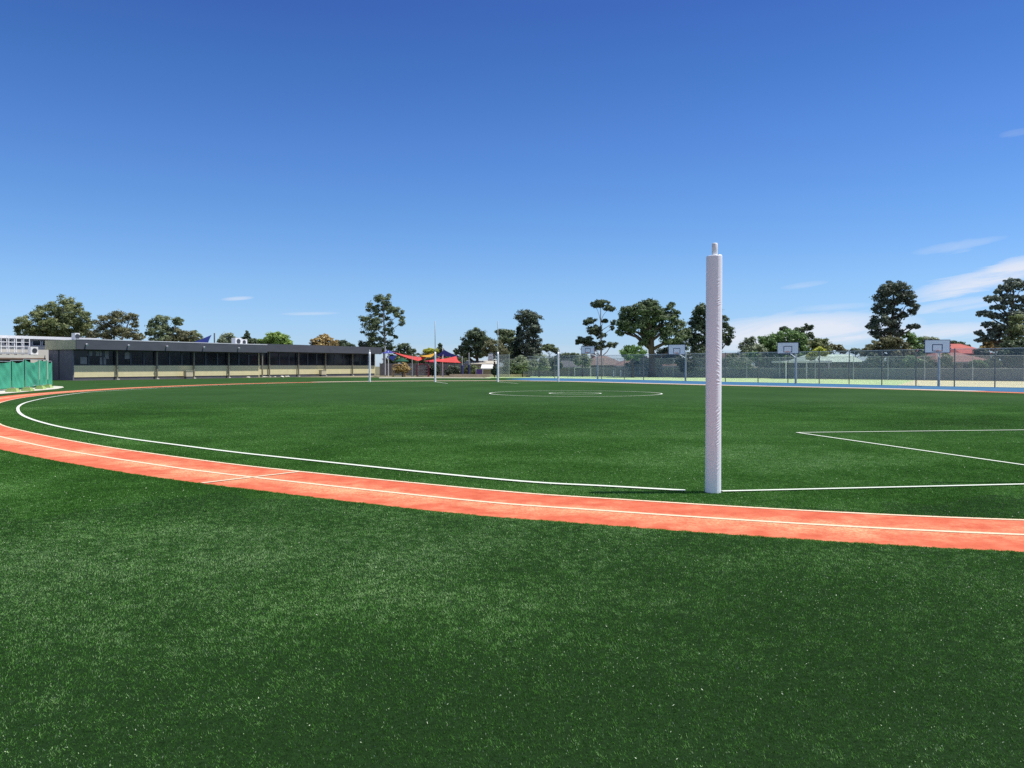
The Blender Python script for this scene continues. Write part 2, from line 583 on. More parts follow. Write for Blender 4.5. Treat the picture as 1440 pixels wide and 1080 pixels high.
# ------------------------------------------------------------------ the oval: track, lines, turf, courts
INNER = [(5.31, 8.30), (3.03, 8.93), (1.03, 9.72), (-0.18, 10.26), (-3.51, 12.35), (-5.36, 13.70), (-8.55, 16.35), (-12.31, 20.1),
         (-14.6, 22.8), (-19.2, 29.6), (-22.6, 35.6), (-25.2, 42.0), (-26.7, 48.5), (-27.2, 55.5), (-26.6, 62.5), (-24.6, 70.5),
         (-20.6, 78.0), (-13.5, 84.3), (-6.0, 86.8), (1.0, 86.4), (6.0, 82.4), (11.0, 75.0), (15.9, 67.6), (20.3, 62.4), (24.2, 58.0),
         (27.1, 53.4), (30.0, 47.4), (31.6, 40.5), (31.4, 33.0), (29.4, 25.0), (25.4, 17.4), (19.4, 11.4), (13.4, 8.5), (9.0, 7.9)]


def closed_curve(pts, per=8):
    p = np.array(pts)
    n = len(p)
    out = []
    for i in range(n):
        a, b, c, d = p[i - 1], p[i], p[(i + 1) % n], p[(i + 2) % n]
        for k in range(per):
            t = k / per
            out.append(0.5 * (2 * b + (c - a) * t + (2 * a - 5 * b + 4 * c - d) * t * t + (3 * b - a - 3 * c + d) * t ** 3))
    return np.array(out)


def smooth_closed(p, it=6):
    for _ in range(it):
        p = 0.25 * np.roll(p, 1, 0) + 0.5 * p + 0.25 * np.roll(p, -1, 0)
    return p


def open_curve(pts, per=10):
    p = np.array(pts, float)
    q = np.vstack([2 * p[0] - p[1], p, 2 * p[-1] - p[-2]])
    out = []
    for i in range(1, len(q) - 2):
        a, b, c, d = q[i - 1], q[i], q[i + 1], q[i + 2]
        for k in range(per):
            t = k / per
            out.append(0.5 * (2 * b + (c - a) * t + (2 * a - 5 * b + 4 * c - d) * t * t + (3 * b - a - 3 * c + d) * t ** 3))
    out.append(q[-2])
    return np.array(out)


def smooth_open(p, it):
    for _ in range(it):
        q = p.copy()
        q[1:-1] = 0.25 * p[:-2] + 0.5 * p[1:-1] + 0.25 * p[2:]
        p = q
    return p


inner = smooth_closed(closed_curve(INNER), 8)


def normals_closed(p):
    t = np.roll(p, -1, 0) - np.roll(p, 1, 0)
    t /= np.linalg.norm(t, axis=1)[:, None]
    nrm = np.stack([-t[:, 1], t[:, 0]], 1)
    c = p.mean(0)
    if ((p - c) * nrm).sum() < 0:
        nrm = -nrm
    return nrm


inn_n = normals_closed(inner)
TRACK_W = 1.62
outer = inner + inn_n * TRACK_W


def band(name, a, b, z, mat, label, closed=True, attrs=None):
    """flat ribbon between two polylines of equal length"""
    n = len(a)
    v = np.zeros((2 * n, 3))
    v[:n, :2], v[n:, :2] = a, b
    v[:, 2] = z
    i = np.arange(n if closed else n - 1)
    j = (i + 1) % n
    o = np_mesh(name, v, np.stack([i, j, j + n, i + n], 1), mat, None, attrs)
    me = o.data
    if me.polygons[0].normal.z < 0:
        me.flip_normals()
    tag(o, label, kind='structure')
    return o


def poly_sheet(name, pts, z, mat, label):
    me = bpy.data.meshes.new(name)
    me.from_pydata([(p[0], p[1], z) for p in pts], [], [tuple(range(len(pts)))])
    me.materials.append(mat)
    if me.polygons[0].normal.z < 0:
        me.flip_normals()
    o = bpy.data.objects.new(name, me)
    COL.objects.link(o)
    return tag(o, label, kind='structure')


poly_sheet('ground', [(-2600, -300), (2600, -300), (2600, 3500), (-2600, 3500)], -0.02, M['ground'], 'dry brown ground under the houses and trees')
poly_sheet('turf_field', [(-60, -14), (64, -14), (64, 60), (30, 112), (-4, 114.8), (-34, 117), (-56, 92), (-60, 60)], 0.0, M['turf'],
           'green synthetic turf of the sports oval and its surrounds')
Zt = 0.008
band('running_track', inner, outer, Zt, M['track'], 'coral red running track curving round the oval', attrs={'across': np.concatenate([np.zeros(len(inner)), np.ones(len(inner))])})
band('track_edge_line', inner + inn_n * 0.0, inner + inn_n * 0.07, Zt + 0.004, M['track_line'], 'thin cream line along the inner edge of the red track')
band('track_lane_line', inner + inn_n * 0.80, inner + inn_n * 0.875, Zt + 0.004, M['track_line'], 'cream line dividing the two lanes of the red track')
start_a, start_b = G(284, 680.6), G(421, 664.4)
sd = (start_b - start_a).normalized()
sn = Vector((-sd.y, sd.x, 0)) * 0.034
poly_sheet('track_start_line', [start_a + sn, start_b + sn, start_b - sn, start_a - sn], Zt + 0.008, M['track_line'], 'white start line slanting across the red track')

# white turf lines
LINES = []                                      # (polyline, half width) kept clear of turf blades
Zl = 0.017


def turf_line(name, pts, w, label, closed=False):
    p = np.array(pts, float)[:, :2]
    if closed:
        n = normals_closed(p)
    else:
        t = np.gradient(p, axis=0)
        t /= np.linalg.norm(t, axis=1)[:, None]
        n = np.stack([-t[:, 1], t[:, 0]], 1)
    h = w / 2
    LINES.append((np.vstack([p, p[:1]]) if closed else p, h))
    return band(name, p - n * h, p + n * h, Zl, M['white_line'], label, closed=closed)


POST_NEAR = Vector((2.55, 10.16, 0))
GL = Vector((0.990, 0.143, 0))                  # direction of the near goal line
bpts = [(2.22, 10.25), (2.08, 10.29), (1.12, 10.67), (-0.2, 11.23), (-3.95, 13.93), (-5.22, 14.89), (-6.73, 16.16), (-8.80, 17.95), (-11.15, 20.29), (-12.18, 21.40), (-13.08, 22.44), (-14.42, 24.08), (-15.82, 25.95), (-17.13, 27.88), (-18.23, 29.62), (-19.16, 31.15), (-20.24, 33.09), (-21.28, 35.16), (-22.28, 37.49), (-23.44, 40.52), (-24.78, 44.74), (-25.45, 47.19), (-26.02, 50.07), (-25.75, 55.5), (-25.3, 62.0), (-23.5, 69.8), (-20.0, 76.5), (-14.55, 82.19)]
turf_line('boundary_line', smooth_open(open_curve(bpts), 10), 0.10, 'white boundary line sweeping round the left of the oval')
turf_line('goal_line', [POST_NEAR + GL * (0.12 + 19.0 * k / 40) for k in range(41)], 0.075, 'white goal line running right from the near padded post')
sqa, sqb, sqc = Vector((6.82, 19.21, 0)), Vector((13.12, 20.05, 0)), Vector((8.64, 11.08, 0))
sqd = Vector((15.0, 12.0, 0))
turf_line('goal_square_line', [sqa + (sqb - sqa) * (k / 20) for k in range(21)], 0.075, 'far white line of the near goal square')
turf_line('goal_square_side', [sqa + (sqc - sqa) * (k / 20) for k in range(21)], 0.075, 'white side line of the near goal square')
turf_line('goal_square_edge', [sqb + (sqd - sqb) * (k / 20) for k in range(21)], 0.075, 'white line of the near goal square beyond the right of the picture')
CC = (3.70, 47.1)
th = np.linspace(0, 2 * np.pi, 97)[:-1]
turf_line('centre_circle', np.stack([CC[0] + 5.0 * np.cos(th), CC[1] + 5.0 * np.sin(th)], 1), 0.10, 'large white ring in the middle of the oval', True)
turf_line('centre_ring', np.stack([CC[0] + 1.5 * np.cos(th), CC[1] + 1.5 * np.sin(th)], 1), 0.10, 'small white ring inside the large ring on the oval', True)
FAR = [Vector((-14.55, 82.19, 0)), Vector((-7.86, 82.19, 0)), Vector((-1.45, 82.19, 0)), Vector((4.73, 82.19, 0))]
turf_line('far_goal_line', [FAR[0] + (FAR[3] - FAR[0]) * (k / 20) for k in range(21)], 0.07, 'white goal line between the four far posts')
turf_line('far_square_side', [FAR[1] + Vector((2.0, -8.8, 0)) * (k / 8) for k in range(9)], 0.09, 'white line running from the far left goal post')
turf_line('far_square_edge', [FAR[2] + Vector((2.0, -8.8, 0)) * (k / 8) for k in range(9)], 0.09, 'white line running from the far right goal post')

# courts on the right: edging, blue surround, pale green court
out_r = [tuple(p) for p in outer if p[0] > 1.5 and p[1] > 33]
out_r.sort(key=lambda p: p[1])
edge_pts = [(o[0], o[1]) for o in out_r]
edge_pts = [(34.5, 33.0), *edge_pts, (-0.5, 97.5)] if edge_pts[0][1] > 34 else [*edge_pts, (-0.5, 97.5)]
mid_pts = [tuple(G(*p)[:2]) for p in ((1520, 548.0), (1440, 545.3), (1310, 543.0), (1240, 541.4), (1110, 538.5), (1010, 536.7), (900, 534.2), (850, 533.0), (790, 532.0), (745, 531.4))]
back_pts = [tuple(G(*p)[:2]) for p in ((1530, 537.6), (1440, 536.6), (1300, 535.0), (1200, 533.8), (1050, 531.8), (900, 530.2), (800, 529.4), (700, 529.0))]
ea = np.array(edge_pts)
tg = np.gradient(ea, axis=0)
tg /= np.linalg.norm(tg, axis=1)[:, None]
en = np.stack([tg[:, 1], -tg[:, 0]], 1)
strip = np.array([i for i in range(len(inner)) if inner[i][1] > 50 and inner[i][0] > -19])
if np.any(np.diff(strip) > 1):
    k_ = int(np.argmax(np.diff(strip))) + 1
    strip = np.concatenate([strip[k_:], strip[:k_]])
band('concrete_strip', inner[strip] + inn_n[strip] * 0.25, inner[strip] + inn_n[strip] * 2.05, 0.020, M['edging'], 'pale concrete strip round the far side of the oval before the blue court', closed=False)
e2 = ea + en * 0.42
poly_sheet('blue_court', [tuple(p) for p in e2] + [(-1.0, 99.0)] + mid_pts[::-1] + [(70, 52), (70, 33)], 0.008, M['blue_court'], 'blue painted surround of the ball courts')
poly_sheet('green_court', mid_pts + [(-4.0, 110.0)] + back_pts[::-1] + [(75, 70)], 0.012, M['green_court'], 'pale green painted ball court behind the blue strip')
cr_m = [tuple(G(*p)[:2]) for p in ((1520, 547.9), (1440, 545.2), (1310, 542.9), (1262, 541.9))]
cr_b = [tuple(G(*p)[:2]) for p in ((1286, 535.0), (1300, 535.1), (1440, 536.7), (1530, 537.7))]
poly_sheet('cream_court', cr_m + cr_b, 0.017, M['cream_court'], 'cream painted end of the ball court at the right')
poly_sheet('play_area_ground', [(-33, 117), (-4, 115.0), (-2.0, 119.5), (0, 140), (-40, 140)], 0.004, M['soil'], 'tan ground of the play area behind the far goal')

# ------------------------------------------------------------------ turf blades (the nearer turf)
def in_poly(x, y, poly):
    r = np.zeros(len(x), bool)
    px, py = poly[:, 0], poly[:, 1]
    qx, qy = np.roll(px, 1), np.roll(py, 1)
    for a, b, c, d in zip(px, py, qx, qy):
        if (b > 50 and d > 50):
            continue
        k = (b > y) != (d > y)
        if not k.any():
            continue
        r[k] ^= x[k] < (c - a) * (y[k] - b) / (d - b) + a
    return r


def dist_line(x, y, line):
    best = np.full(len(x), 1e9)
    for a, b in zip(line[:-1], line[1:]):
        if min(a[1], b[1]) > 36:
            continue
        d = b - a
        t = np.clip(((x - a[0]) * d[0] + (y - a[1]) * d[1]) / (d @ d), 0, 1)
        best = np.minimum(best, (x - a[0] - t * d[0]) ** 2 + (y - a[1] - t * d[1]) ** 2)
    return np.sqrt(best)


def vnoise(x, y, s, seed):
    """smooth value noise, for tuft to tuft variation of the pile"""
    r = np.random.default_rng(seed).random((256, 256))
    u, v = x / s, y / s
    i, j = np.floor(u).astype(int), np.floor(v).astype(int)
    f, g = u - i, v - j
    f, g = f * f * (3 - 2 * f), g * g * (3 - 2 * g)
    i0, i1, j0, j1 = i % 256, (i + 1) % 256, j % 256, (j + 1) % 256
    return (r[i0, j0] * (1 - f) + r[i1, j0] * f) * (1 - g) + (r[i0, j1] * (1 - f) + r[i1, j1] * f) * g


MARG = 2.4                                    # turf pile carried on past both sides of the view


def blades():
    V, A = [], []
    for d0, d1, dens, wid, hgt, con in ((1.2, 3.9, 19000, 0.0026, 0.011, 1.35), (3.9, 5.5, 18000, 0.0030, 0.013, 1.2), (5.5, 9.0, 14500, 0.0038, 0.013, 1.1), (9.0, 16.0, 7500, 0.0050, 0.012, 0.75), (16.0, 38.0, 1700, 0.0085, 0.011, 0.45)):
        i0, i1 = d0, d1
        d0, d1 = (d0 * 0.84 if d0 > 3 else d0), (d1 * 1.19 if d1 < 30 else d1)
        area = 0.74 * (d1 * d1 - d0 * d0) + 2 * MARG * (d1 - d0)
        n = int(area * dens)
        y = np.sqrt(RNG.random(n) * (d1 * d1 - d0 * d0) + d0 * d0)
        x = (RNG.random(n) * 2 - 1) * (0.74 * y + MARG)
        fade = np.clip((38 - y) / 14, 0, 1)
        if i0 > 3:
            fade = fade * np.clip((y - d0) / (i0 * 1.19 - d0), 0, 1)
        if i1 < 30:
            fade = fade * np.clip((d1 - y) / (d1 - i1 * 0.84), 0, 1)
        keep = (RNG.random(n) < fade) & ~(in_poly(x, y, outer) & ~in_poly(x, y, inner))
        for ln, h in LINES:
            if ln[:, 1].min() < 34:
                keep &= dist_line(x, y, ln) > h * (0.60 + 0.55 * RNG.random(n))
        keep &= np.hypot(x - POST_NEAR.x, y - POST_NEAR.y) > 0.1
        x, y = x[keep], y[keep]
        n = len(x)
        big = vnoise(x, y, 1.7, 1) * 0.55 + vnoise(x, y, 0.55, 2) * 0.45
        tuft = vnoise(x, y, 0.030 + wid * 2, 3) * 0.6 + vnoise(x, y, 0.07, 4) * 0.4
        lean_dir = vnoise(x, y, 1.3, 5) * 4.0 + RNG.random(n) * 5.2
        lean = 0.25 + 0.7 * vnoise(x, y, 0.06, 8) + 0.9 * RNG.random(n) * big
        h = hgt * (0.55 + 0.55 * RNG.random(n)) * (0.7 + 0.6 * tuft)
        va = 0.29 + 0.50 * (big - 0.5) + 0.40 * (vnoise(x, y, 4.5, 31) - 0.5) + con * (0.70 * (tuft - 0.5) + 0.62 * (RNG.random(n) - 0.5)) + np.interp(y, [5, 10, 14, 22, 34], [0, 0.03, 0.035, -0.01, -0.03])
        qx, qy = (x + 1.7) / 3.2, (y - 6.6) / 1.9          # sheen on the pile, painted into the blade colour as a lighter patch
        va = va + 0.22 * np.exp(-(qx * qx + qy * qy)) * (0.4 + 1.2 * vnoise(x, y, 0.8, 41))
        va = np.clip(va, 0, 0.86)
        r = RNG.random(n)
        spark = r > 1 - 0.012 * con ** 2
        va = np.where(spark, 0.88 + 0.12 * RNG.random(n) ** 2.5, va)
        h = np.where(spark, h * 0.5 + 0.006, h)
        lean = np.where(spark, 0.3, lean)
        ang = RNG.random(n) * np.pi
        wx, wy = np.cos(ang) * wid / 2, np.sin(ang) * wid / 2
        tx, ty = x + np.cos(lean_dir) * lean * h, y + np.sin(lean_dir) * lean * h
        v = np.zeros((n, 4, 3))
        v[:, 0] = np.stack([x - wx, y - wy, np.zeros(n)], 1)
        v[:, 1] = np.stack([x + wx, y + wy, np.zeros(n)], 1)
        v[:, 2] = np.stack([tx + wx * 0.5, ty + wy * 0.5, h], 1)
        v[:, 3] = np.stack([tx - wx * 0.5, ty - wy * 0.5, h], 1)
        V.append(v.reshape(-1, 3))
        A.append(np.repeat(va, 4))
    # pale chips of fibre and grit caught in the pile, and tufts leaning over the track edges
    def add(x, y, z, sx, sy, sz, va, wid):
        n = len(x)
        ang = RNG.random(n) * np.pi
        wx, wy = np.cos(ang) * wid / 2, np.sin(ang) * wid / 2
        v = np.stack([np.stack([x - wx, y - wy, z], 1), np.stack([x + wx, y + wy, z], 1),
                      np.stack([x + sx + wx * 0.6, y + sy + wy * 0.6, z + sz], 1), np.stack([x + sx - wx * 0.6, y + sy - wy * 0.6, z + sz], 1)], 1)
        V.append(v.reshape(-1, 3))
        A.append(np.repeat(va, 4))
    for d0, d1, dens, size, lo in ((2.1, 9.0, 40, 0.0068, 0.96), (2.1, 9.0, 420, 0.0050, 0.875), (9.0, 22.0, 6, 0.010, 0.95), (9.0, 22.0, 40, 0.009, 0.880)):
        n = int((0.74 * (d1 * d1 - d0 * d0)) * dens)
        y = np.sqrt(RNG.random(n) * (d1 * d1 - d0 * d0) + d0 * d0)
        x = (RNG.random(n) * 2 - 1) * 0.74 * y
        k = ~(in_poly(x, y, outer) & ~in_poly(x, y, inner)) & (RNG.random(n) < 0.15 + 1.3 * vnoise(x, y, 1.1, 51) ** 2)
        x, y = x[k], y[k]
        n = len(x)
        a = RNG.random(n) * 2 * np.pi
        l = size * (0.5 + RNG.random(n))
        add(x, y, np.full(n, 0.009), np.cos(a) * l * 0.8, np.sin(a) * l * 0.8, l * 0.6, np.clip(lo + 0.06 * RNG.random(n), 0, 1), size * 0.8)
    for curve, nrm, sgn in ((outer, inn_n, 1.0), (inner, inn_n, -1.0)):
        idx = [i for i in range(len(curve)) if curve[i][1] < 24 and curve[(i + 1) % len(curve)][1] < 24]
        for i in idx:
            p, q = curve[i], curve[(i + 1) % len(curve)]
            n = int(1300 * np.linalg.norm(q - p))
            t = RNG.random(n)[:, None]
            off = sgn * (RNG.random(n) ** 1.6 * 0.030 + 0.004 * vnoise(p[0] + t[:, 0], p[1] + t[:, 0], 0.03, 62))[:, None]
            b = p * (1 - t) + q * t + nrm[i] * off
            l = 0.011 * (0.4 + RNG.random(n)) * (0.5 + 0.9 * vnoise(b[:, 0], b[:, 1], 0.05, 61))
            dd = -sgn * nrm[i]
            j = RNG.normal(0, 0.5, (n, 2))
            add(b[:, 0], b[:, 1], np.full(n, 0.002), (dd[0] + j[:, 0]) * l * 0.9, (dd[1] + j[:, 1]) * l * 0.9, l, np.clip(0.22 + 0.3 * (RNG.random(n) - 0.5), 0, 0.8), 0.005)
    V, A = np.vstack(V), np.concatenate(A)
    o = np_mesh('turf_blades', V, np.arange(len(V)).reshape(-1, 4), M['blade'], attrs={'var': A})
    return tag(o, 'short green turf blades covering the near field', 'grass', kind='stuff')


ix_ = np.linspace(-13, 13, 160)                  # its far edge wanders under the pile
iy_ = 9.3 + 1.6 * (vnoise(ix_ + 40, ix_ * 0, 1.4, 71) - 0.5) + 0.9 * (vnoise(ix_ + 40, ix_ * 0, 0.4, 72) - 0.5)
poly_sheet('turf_infill', [(-13, -2), (13, -2)] + [(float(p), float(q)) for p, q in zip(ix_[::-1], iy_[::-1])], 0.003, M['infill'], 'dark rubber infill between the near turf blades')
blades()

# ------------------------------------------------------------------ padded goal and behind posts
def pad_mesh(height, r, seam, fine=True):
    """vinyl pad wrapped round a post: a seam with diagonal creases along it"""
    na, nz = (120, 620) if fine else (24, 12)
    a = np.linspace(0, 2 * np.pi, na + 1)[:-1]
    if fine:                                   # denser round the seam
        a = a - 0.55 * np.sin(a)
    z = np.linspace(0, height, nz)
    aa, zz = np.meshgrid(a, z)
    d = np.arctan2(np.sin(aa), np.cos(aa))
    g = np.random.default_rng(3)
    ph = np.cumsum(g.normal(0, 0.55, nz))[:, None]
    lean = np.interp(z, [0, 0.5, 1.2, 1.45, 1.8, 2.1, 2.4, 3.0], [5.0, 6.0, 5.5, -3.0, -6.0, -3.5, 4.0, 2.0])[:, None]
    amp = np.interp(z, [0, 0.12, 0.5, 1.2, 1.5, 1.75, 2.05, 2.2, 2.35, 2.55, 2.75, 3.0], [0.2, 0.6, 0.9, 1.0, 0.75, 1.1, 0.9, 0.25, 0.8, 0.6, 0.15, 0.05])[:, None]
    amp = amp * np.clip(2.6 * vnoise(z * 1.0, z * 0, 0.11, 21) - 0.55, 0.08, 1.35)[:, None]
    cen = 0.16 * (vnoise(zz * 1.0, zz * 0, 0.21, 24) - 0.5)
    env = np.exp(-((d - 0.02 - cen) / (0.17 + 0.22 * vnoise(zz * 1.0 + 7, zz * 0, 0.13, 25))) ** 2)
    wave = np.sin(2 * np.pi * zz / 0.046 + ph - lean * d * 1.7)
    wave = wave * (0.25 + 1.1 * vnoise(zz * 1.0 + 3, d * 0.12 + 3, 0.055, 22)) + 0.5 * np.sin(2 * np.pi * zz / 0.071 - ph * 0.7 - lean * d * 2.4) * vnoise(zz + 9, d * 0.1 + 5, 0.13, 23)
    rr = r + 0.0024 * amp * env * wave
    rr += 0.0016 * np.exp(-((d - 0.02) / 0.035) ** 2)                      # overlap of the seam
    rr += 0.0012 * np.sin(3 * d + 1.0) + 0.0010 * np.sin(zz * 2.3 + 2 * d)
    top = np.clip((zz - (height - 0.018)) / 0.018, 0, 1)
    rr -= 0.010 * top ** 2
    zz = zz - top * 0.014 * (0.5 + 0.5 * np.cos(d + 2.2)) - top * 0.018 * np.exp(-(d / 0.12) ** 2)
    ang = d + seam
    v = np.stack([rr * np.cos(ang), rr * np.sin(ang), zz], 2).reshape(-1, 3)
    i, j = np.meshgrid(np.arange(nz - 1), np.arange(na), indexing='ij')
    k = (j + 1) % na
    f = np.stack([i * na + j, i * na + k, (i + 1) * na + k, (i + 1) * na + j], 2).reshape(-1, 4)
    c = len(v)                                # closed top: ring shrinking to the pole
    ring = v[-na:] * np.array([0.30, 0.30, 1]) - np.array([0, 0, 0.004])
    v = np.vstack([v, ring])
    jj = np.arange(na)
    f = np.vstack([f, np.stack([(nz - 1) * na + jj, (nz - 1) * na + (jj + 1) % na, c + (jj + 1) % na, c + jj], 1)])
    return v, f


def make_post(name, loc, label, pad_h, pole_h, pole_r, fine=True, group='padded football posts'):
    t = empty(name, loc, label, 'goal post', group)
    to_cam = math.atan2(-loc[1], -loc[0])
    v, f = pad_mesh(pad_h, 0.099, to_cam + math.radians(28), fine)
    o = np_mesh('pad', v, f, M['vinyl'], t)
    o.data.shade_smooth()
    b = MB()
    zs = [pad_h - 0.2, pole_h - 0.012, pole_h - 0.003, pole_h]
    b.tube([(0, 0, z) for z in zs], [pole_r, pole_r, pole_r * 0.9, pole_r * 0.72], 24)
    p = b.build('pole', M['white_paint'], t, True)
    p.location = (0.004, -0.004, 0)
    return t


make_post('behind_post', POST_NEAR, 'tall white padded post standing in the foreground beside the red track', 3.0, 3.15, 0.036)
make_post('goal_post', POST_NEAR + GL * 6.4, 'tall white goal post beyond the right edge of the picture', 3.0, 6.25, 0.036, False)
fp = make_post('behind_post', FAR[0], 'short white post in front of the low dark school building', 3.05, 3.28, 0.05, False)
c = copy_tree(fp)
c.location = FAR[3]
c["label"] = 'short white post standing before the blue court and mesh fence'
fg = make_post('goal_post', FAR[1], 'tall thin white goal post in front of the coloured shade sails', 3.05, 6.2, 0.04, False)
c = copy_tree(fg)
c.location = FAR[2]
c["label"] = 'tall thin white goal post at the end of the chain mesh fence'

# ------------------------------------------------------------------ school buildings on the left
DIR = Vector((0.5, 0.866025, 0))
RZ = math.radians(60)


def s_of_px(P, yoff, px):
    """distance along a facade (local x) whose front line, yoff behind P, is seen at a picture column"""
    k = (px - 720) / FPX
    q = Vector((P[0] - 0.866025 * yoff, P[1] + 0.5 * yoff))
    return (k * q.y - q.x) / (DIR.x - k * DIR.y)


def classroom_block(name, P, px_end, posts, depth, z_top, z_fb, z_sill, z_cream, label, flash, lights, eave=1.1, end_wall=True):
    t = empty(name, P, label, 'school building', None, RZ)
    L = s_of_px(P, -eave, px_end)
    lw = L - 0.6
    # roof slab with fascia
    MB().box(-0.25, L, -eave + 0.12, depth, z_fb + 0.02, z_top - 0.06).build('roof', M['roof_sheet'], t)
    MB().box(-0.37, L + 0.01, -eave, -eave + 0.12, z_fb, z_top).build('fascia', M['slate'], t)
    MB().box(-0.37, -0.25, -eave + 0.12, depth + 0.3, z_fb - 0.02, z_top - 0.02).build('fascia', M['olive'], t)["label"] = 'olive beige end fascia'
    if flash:
        MB().box(-0.38, L + 0.012, -eave - 0.03, -eave + 0.15, z_top, z_top + 0.10).build('roof_flashing', M['flash'], t)
    MB().box(-0.2, L - 0.02, -eave + 0.125, 0.0, z_fb - 0.03, z_fb + 0.015).build('soffit', M['soffit'], t)
    # walls
    w = MB().box(0.0, lw, 0.0, 0.2, z_cream, z_sill)
    w.build('wall', M['cream'], t)
    MB().box(0.0, lw, 0.06, depth, 0.0, z_cream).build('plinth', M['plinth'], t)
    if end_wall:
        MB().box(-0.14, 0.0, 0.0, depth, 0.0, z_fb).build('end_wall', M['end_wall'], t)
        MB().tube([(-0.2, depth * 0.56, 0.1), (-0.2, depth * 0.56, z_top - 0.1)], 0.06, 8).build('downpipe', M['dark_frame'], t)
    MB().box(lw, lw + 0.14, 0.0, depth, 0.0, z_fb).build('end_wall', M['cream'], t)
    MB().box(0.0, lw, depth - 0.2, depth, z_cream, z_fb).build('back_wall', M['plinth'], t)
    # posts under the eave edge and windows between them
    xs = [s_of_px(P, -0.24, p) for p in posts]
    for x in xs:
        MB().box(x - 0.075, x + 0.075, -0.30, -0.14, 0.12, z_fb - 0.03).build('eave_post', M['eave_post'], t)
        MB().box(x - 0.17, x + 0.17, -0.42, -0.06, 0.0, 0.12).build('post_base', M['concrete'], t)
    edges = [0.0] + [s_of_px(P, 0.0, p) for p in posts]
    edges = [e for e in edges if e < lw - 1.0] + [lw]
    for a, b in zip(edges[:-1], edges[1:]):
        k = 3 if b - a > 3 else max(1, round((b - a) / 1.5))
        for i in range(k):
            x0, x1 = a + (b - a) * i / k, a + (b - a) * (i + 1) / k
            f = MB()
            fw = 0.09
            f.box(x0, x0 + fw, 0.02, 0.16, z_sill, z_fb - 0.03).box(x1 - fw, x1, 0.02, 0.16, z_sill, z_fb - 0.03)
            f.box(x0 + fw, x1 - fw, 0.02, 0.16, z_sill, z_sill + 0.1).box(x0 + fw, x1 - fw, 0.02, 0.16, z_fb - 0.15, z_fb - 0.03)
            fo = f.build('window', M['dark_frame'], t)
            MB().box(x0 + fw, x1 - fw, 0.09, 0.11, z_sill + 0.1, z_fb - 0.15).build('pane', M['glass'], fo)
    for p in lights:
        x = s_of_px(P, -eave, p)
        zc = z_fb + (z_top - z_fb) * 0.52
        lb = MB().box(x - 0.05, x + 0.05, -eave - 0.14, -eave, zc - 0.04, zc + 0.04)
        lb.tube([(x, -eave - 0.12, zc + 0.02), (x, -eave - 0.34, zc - 0.10)], [0.09, 0.15], 10)
        lb.build('flood_light', M['flash'], t)
    return t, L


PA = Vector((-48.6 - 0.866 * 1.1 + 0.25 * 0.5, 90.4 + 0.55, 0))
PA = Vector((W(112, 500, 90.4).x, 90.4, 0)) + Vector((-0.866025 * 1.1, 0.5 * 1.1, 0))
blkA, LA = classroom_block('school_building', PA, 376, (165, 221, 273, 322, 369), 4.7, 4.6, 3.52, 1.68, 0.34,
                           'long low dark building with cream base nearest the green mesh screens', True, (121, 180, 234, 286, 335))
PB = Vector((-36.8, 116.2, 0))
blkB, LB = classroom_block('school_building', PB, 537, (379, 420, 458, 496), 6.5, 4.85, 3.72, 1.72, 0.36,
                           'low dark building with cream base set back behind the far left post', False, (), 1.1, False)


def on_facade(P, x, y, z):
    return Vector((P[0] + 0.5 * x - 0.866025 * y, P[1] + 0.866025 * x + 0.5 * y, z))


# papers stuck inside the first windows
for i, (px, py, w, h) in enumerate(((118.5, 507, 0.8, 0.8), (127, 496, 0.6, 0.75), (138, 497, 0.42, 0.55), (143.5, 497, 0.42, 0.55), (145.5, 507.5, 0.75, 0.85), (151, 499, 0.5, 0.9), (180, 500, 0.7, 0.8))):
    x = s_of_px(PA, 0.0, px)
    q = on_facade(PA, x, 0.0, 0)
    z = W(px, py, q.y).z
    o = MB().box(-w / 2, w / 2, -0.006, 0.006, -h / 2, h / 2).build('paper_sheet', M['paper'])
    o.location = on_facade(PA, x, 0.078, z)
    o.rotation_euler = (0, 0, RZ)
    lab = ['large pale paper low in the first window of the dark building', 'pale paper high in the first window of the dark building', 'left of two small papers side by side in a school window',
           'right of two small papers side by side in a school window', 'large pale paper below the two small papers in a school window', 'narrow tall paper beside the two small papers', 'lone pale paper right of the first eave post'][i]
    tag(o, lab, 'paper', 'papers in the school windows')

# boxes at the foot of the wall
for P, px, w, d, h, lab in ((PA, 265, 1.0, 0.55, 0.95, 'beige metal box at the wall base of the nearer school building'), (PB, 454, 1.05, 0.6, 0.95, 'beige metal box at the wall base of the farther school building')):
    x = s_of_px(P, -0.8, px)
    t = empty('utility_box', on_facade(P, x, -0.75, 0), lab, 'utility box', 'boxes along the school wall', RZ)
    MB().box(-w / 2, w / 2, -d / 2, d / 2, 0.28, h).build('cabinet', M['beige_box'], t)
    MB().box(-w / 2 - 0.05, w / 2 + 0.05, -d / 2 - 0.05, d / 2 + 0.05, h, h + 0.06).build('lid', M['olive'], t)
    MB().box(-w / 2 + 0.06, w / 2 - 0.06, -d / 2 + 0.05, d / 2 - 0.05, 0.0, 0.28).build('base', M['plinth'], t)

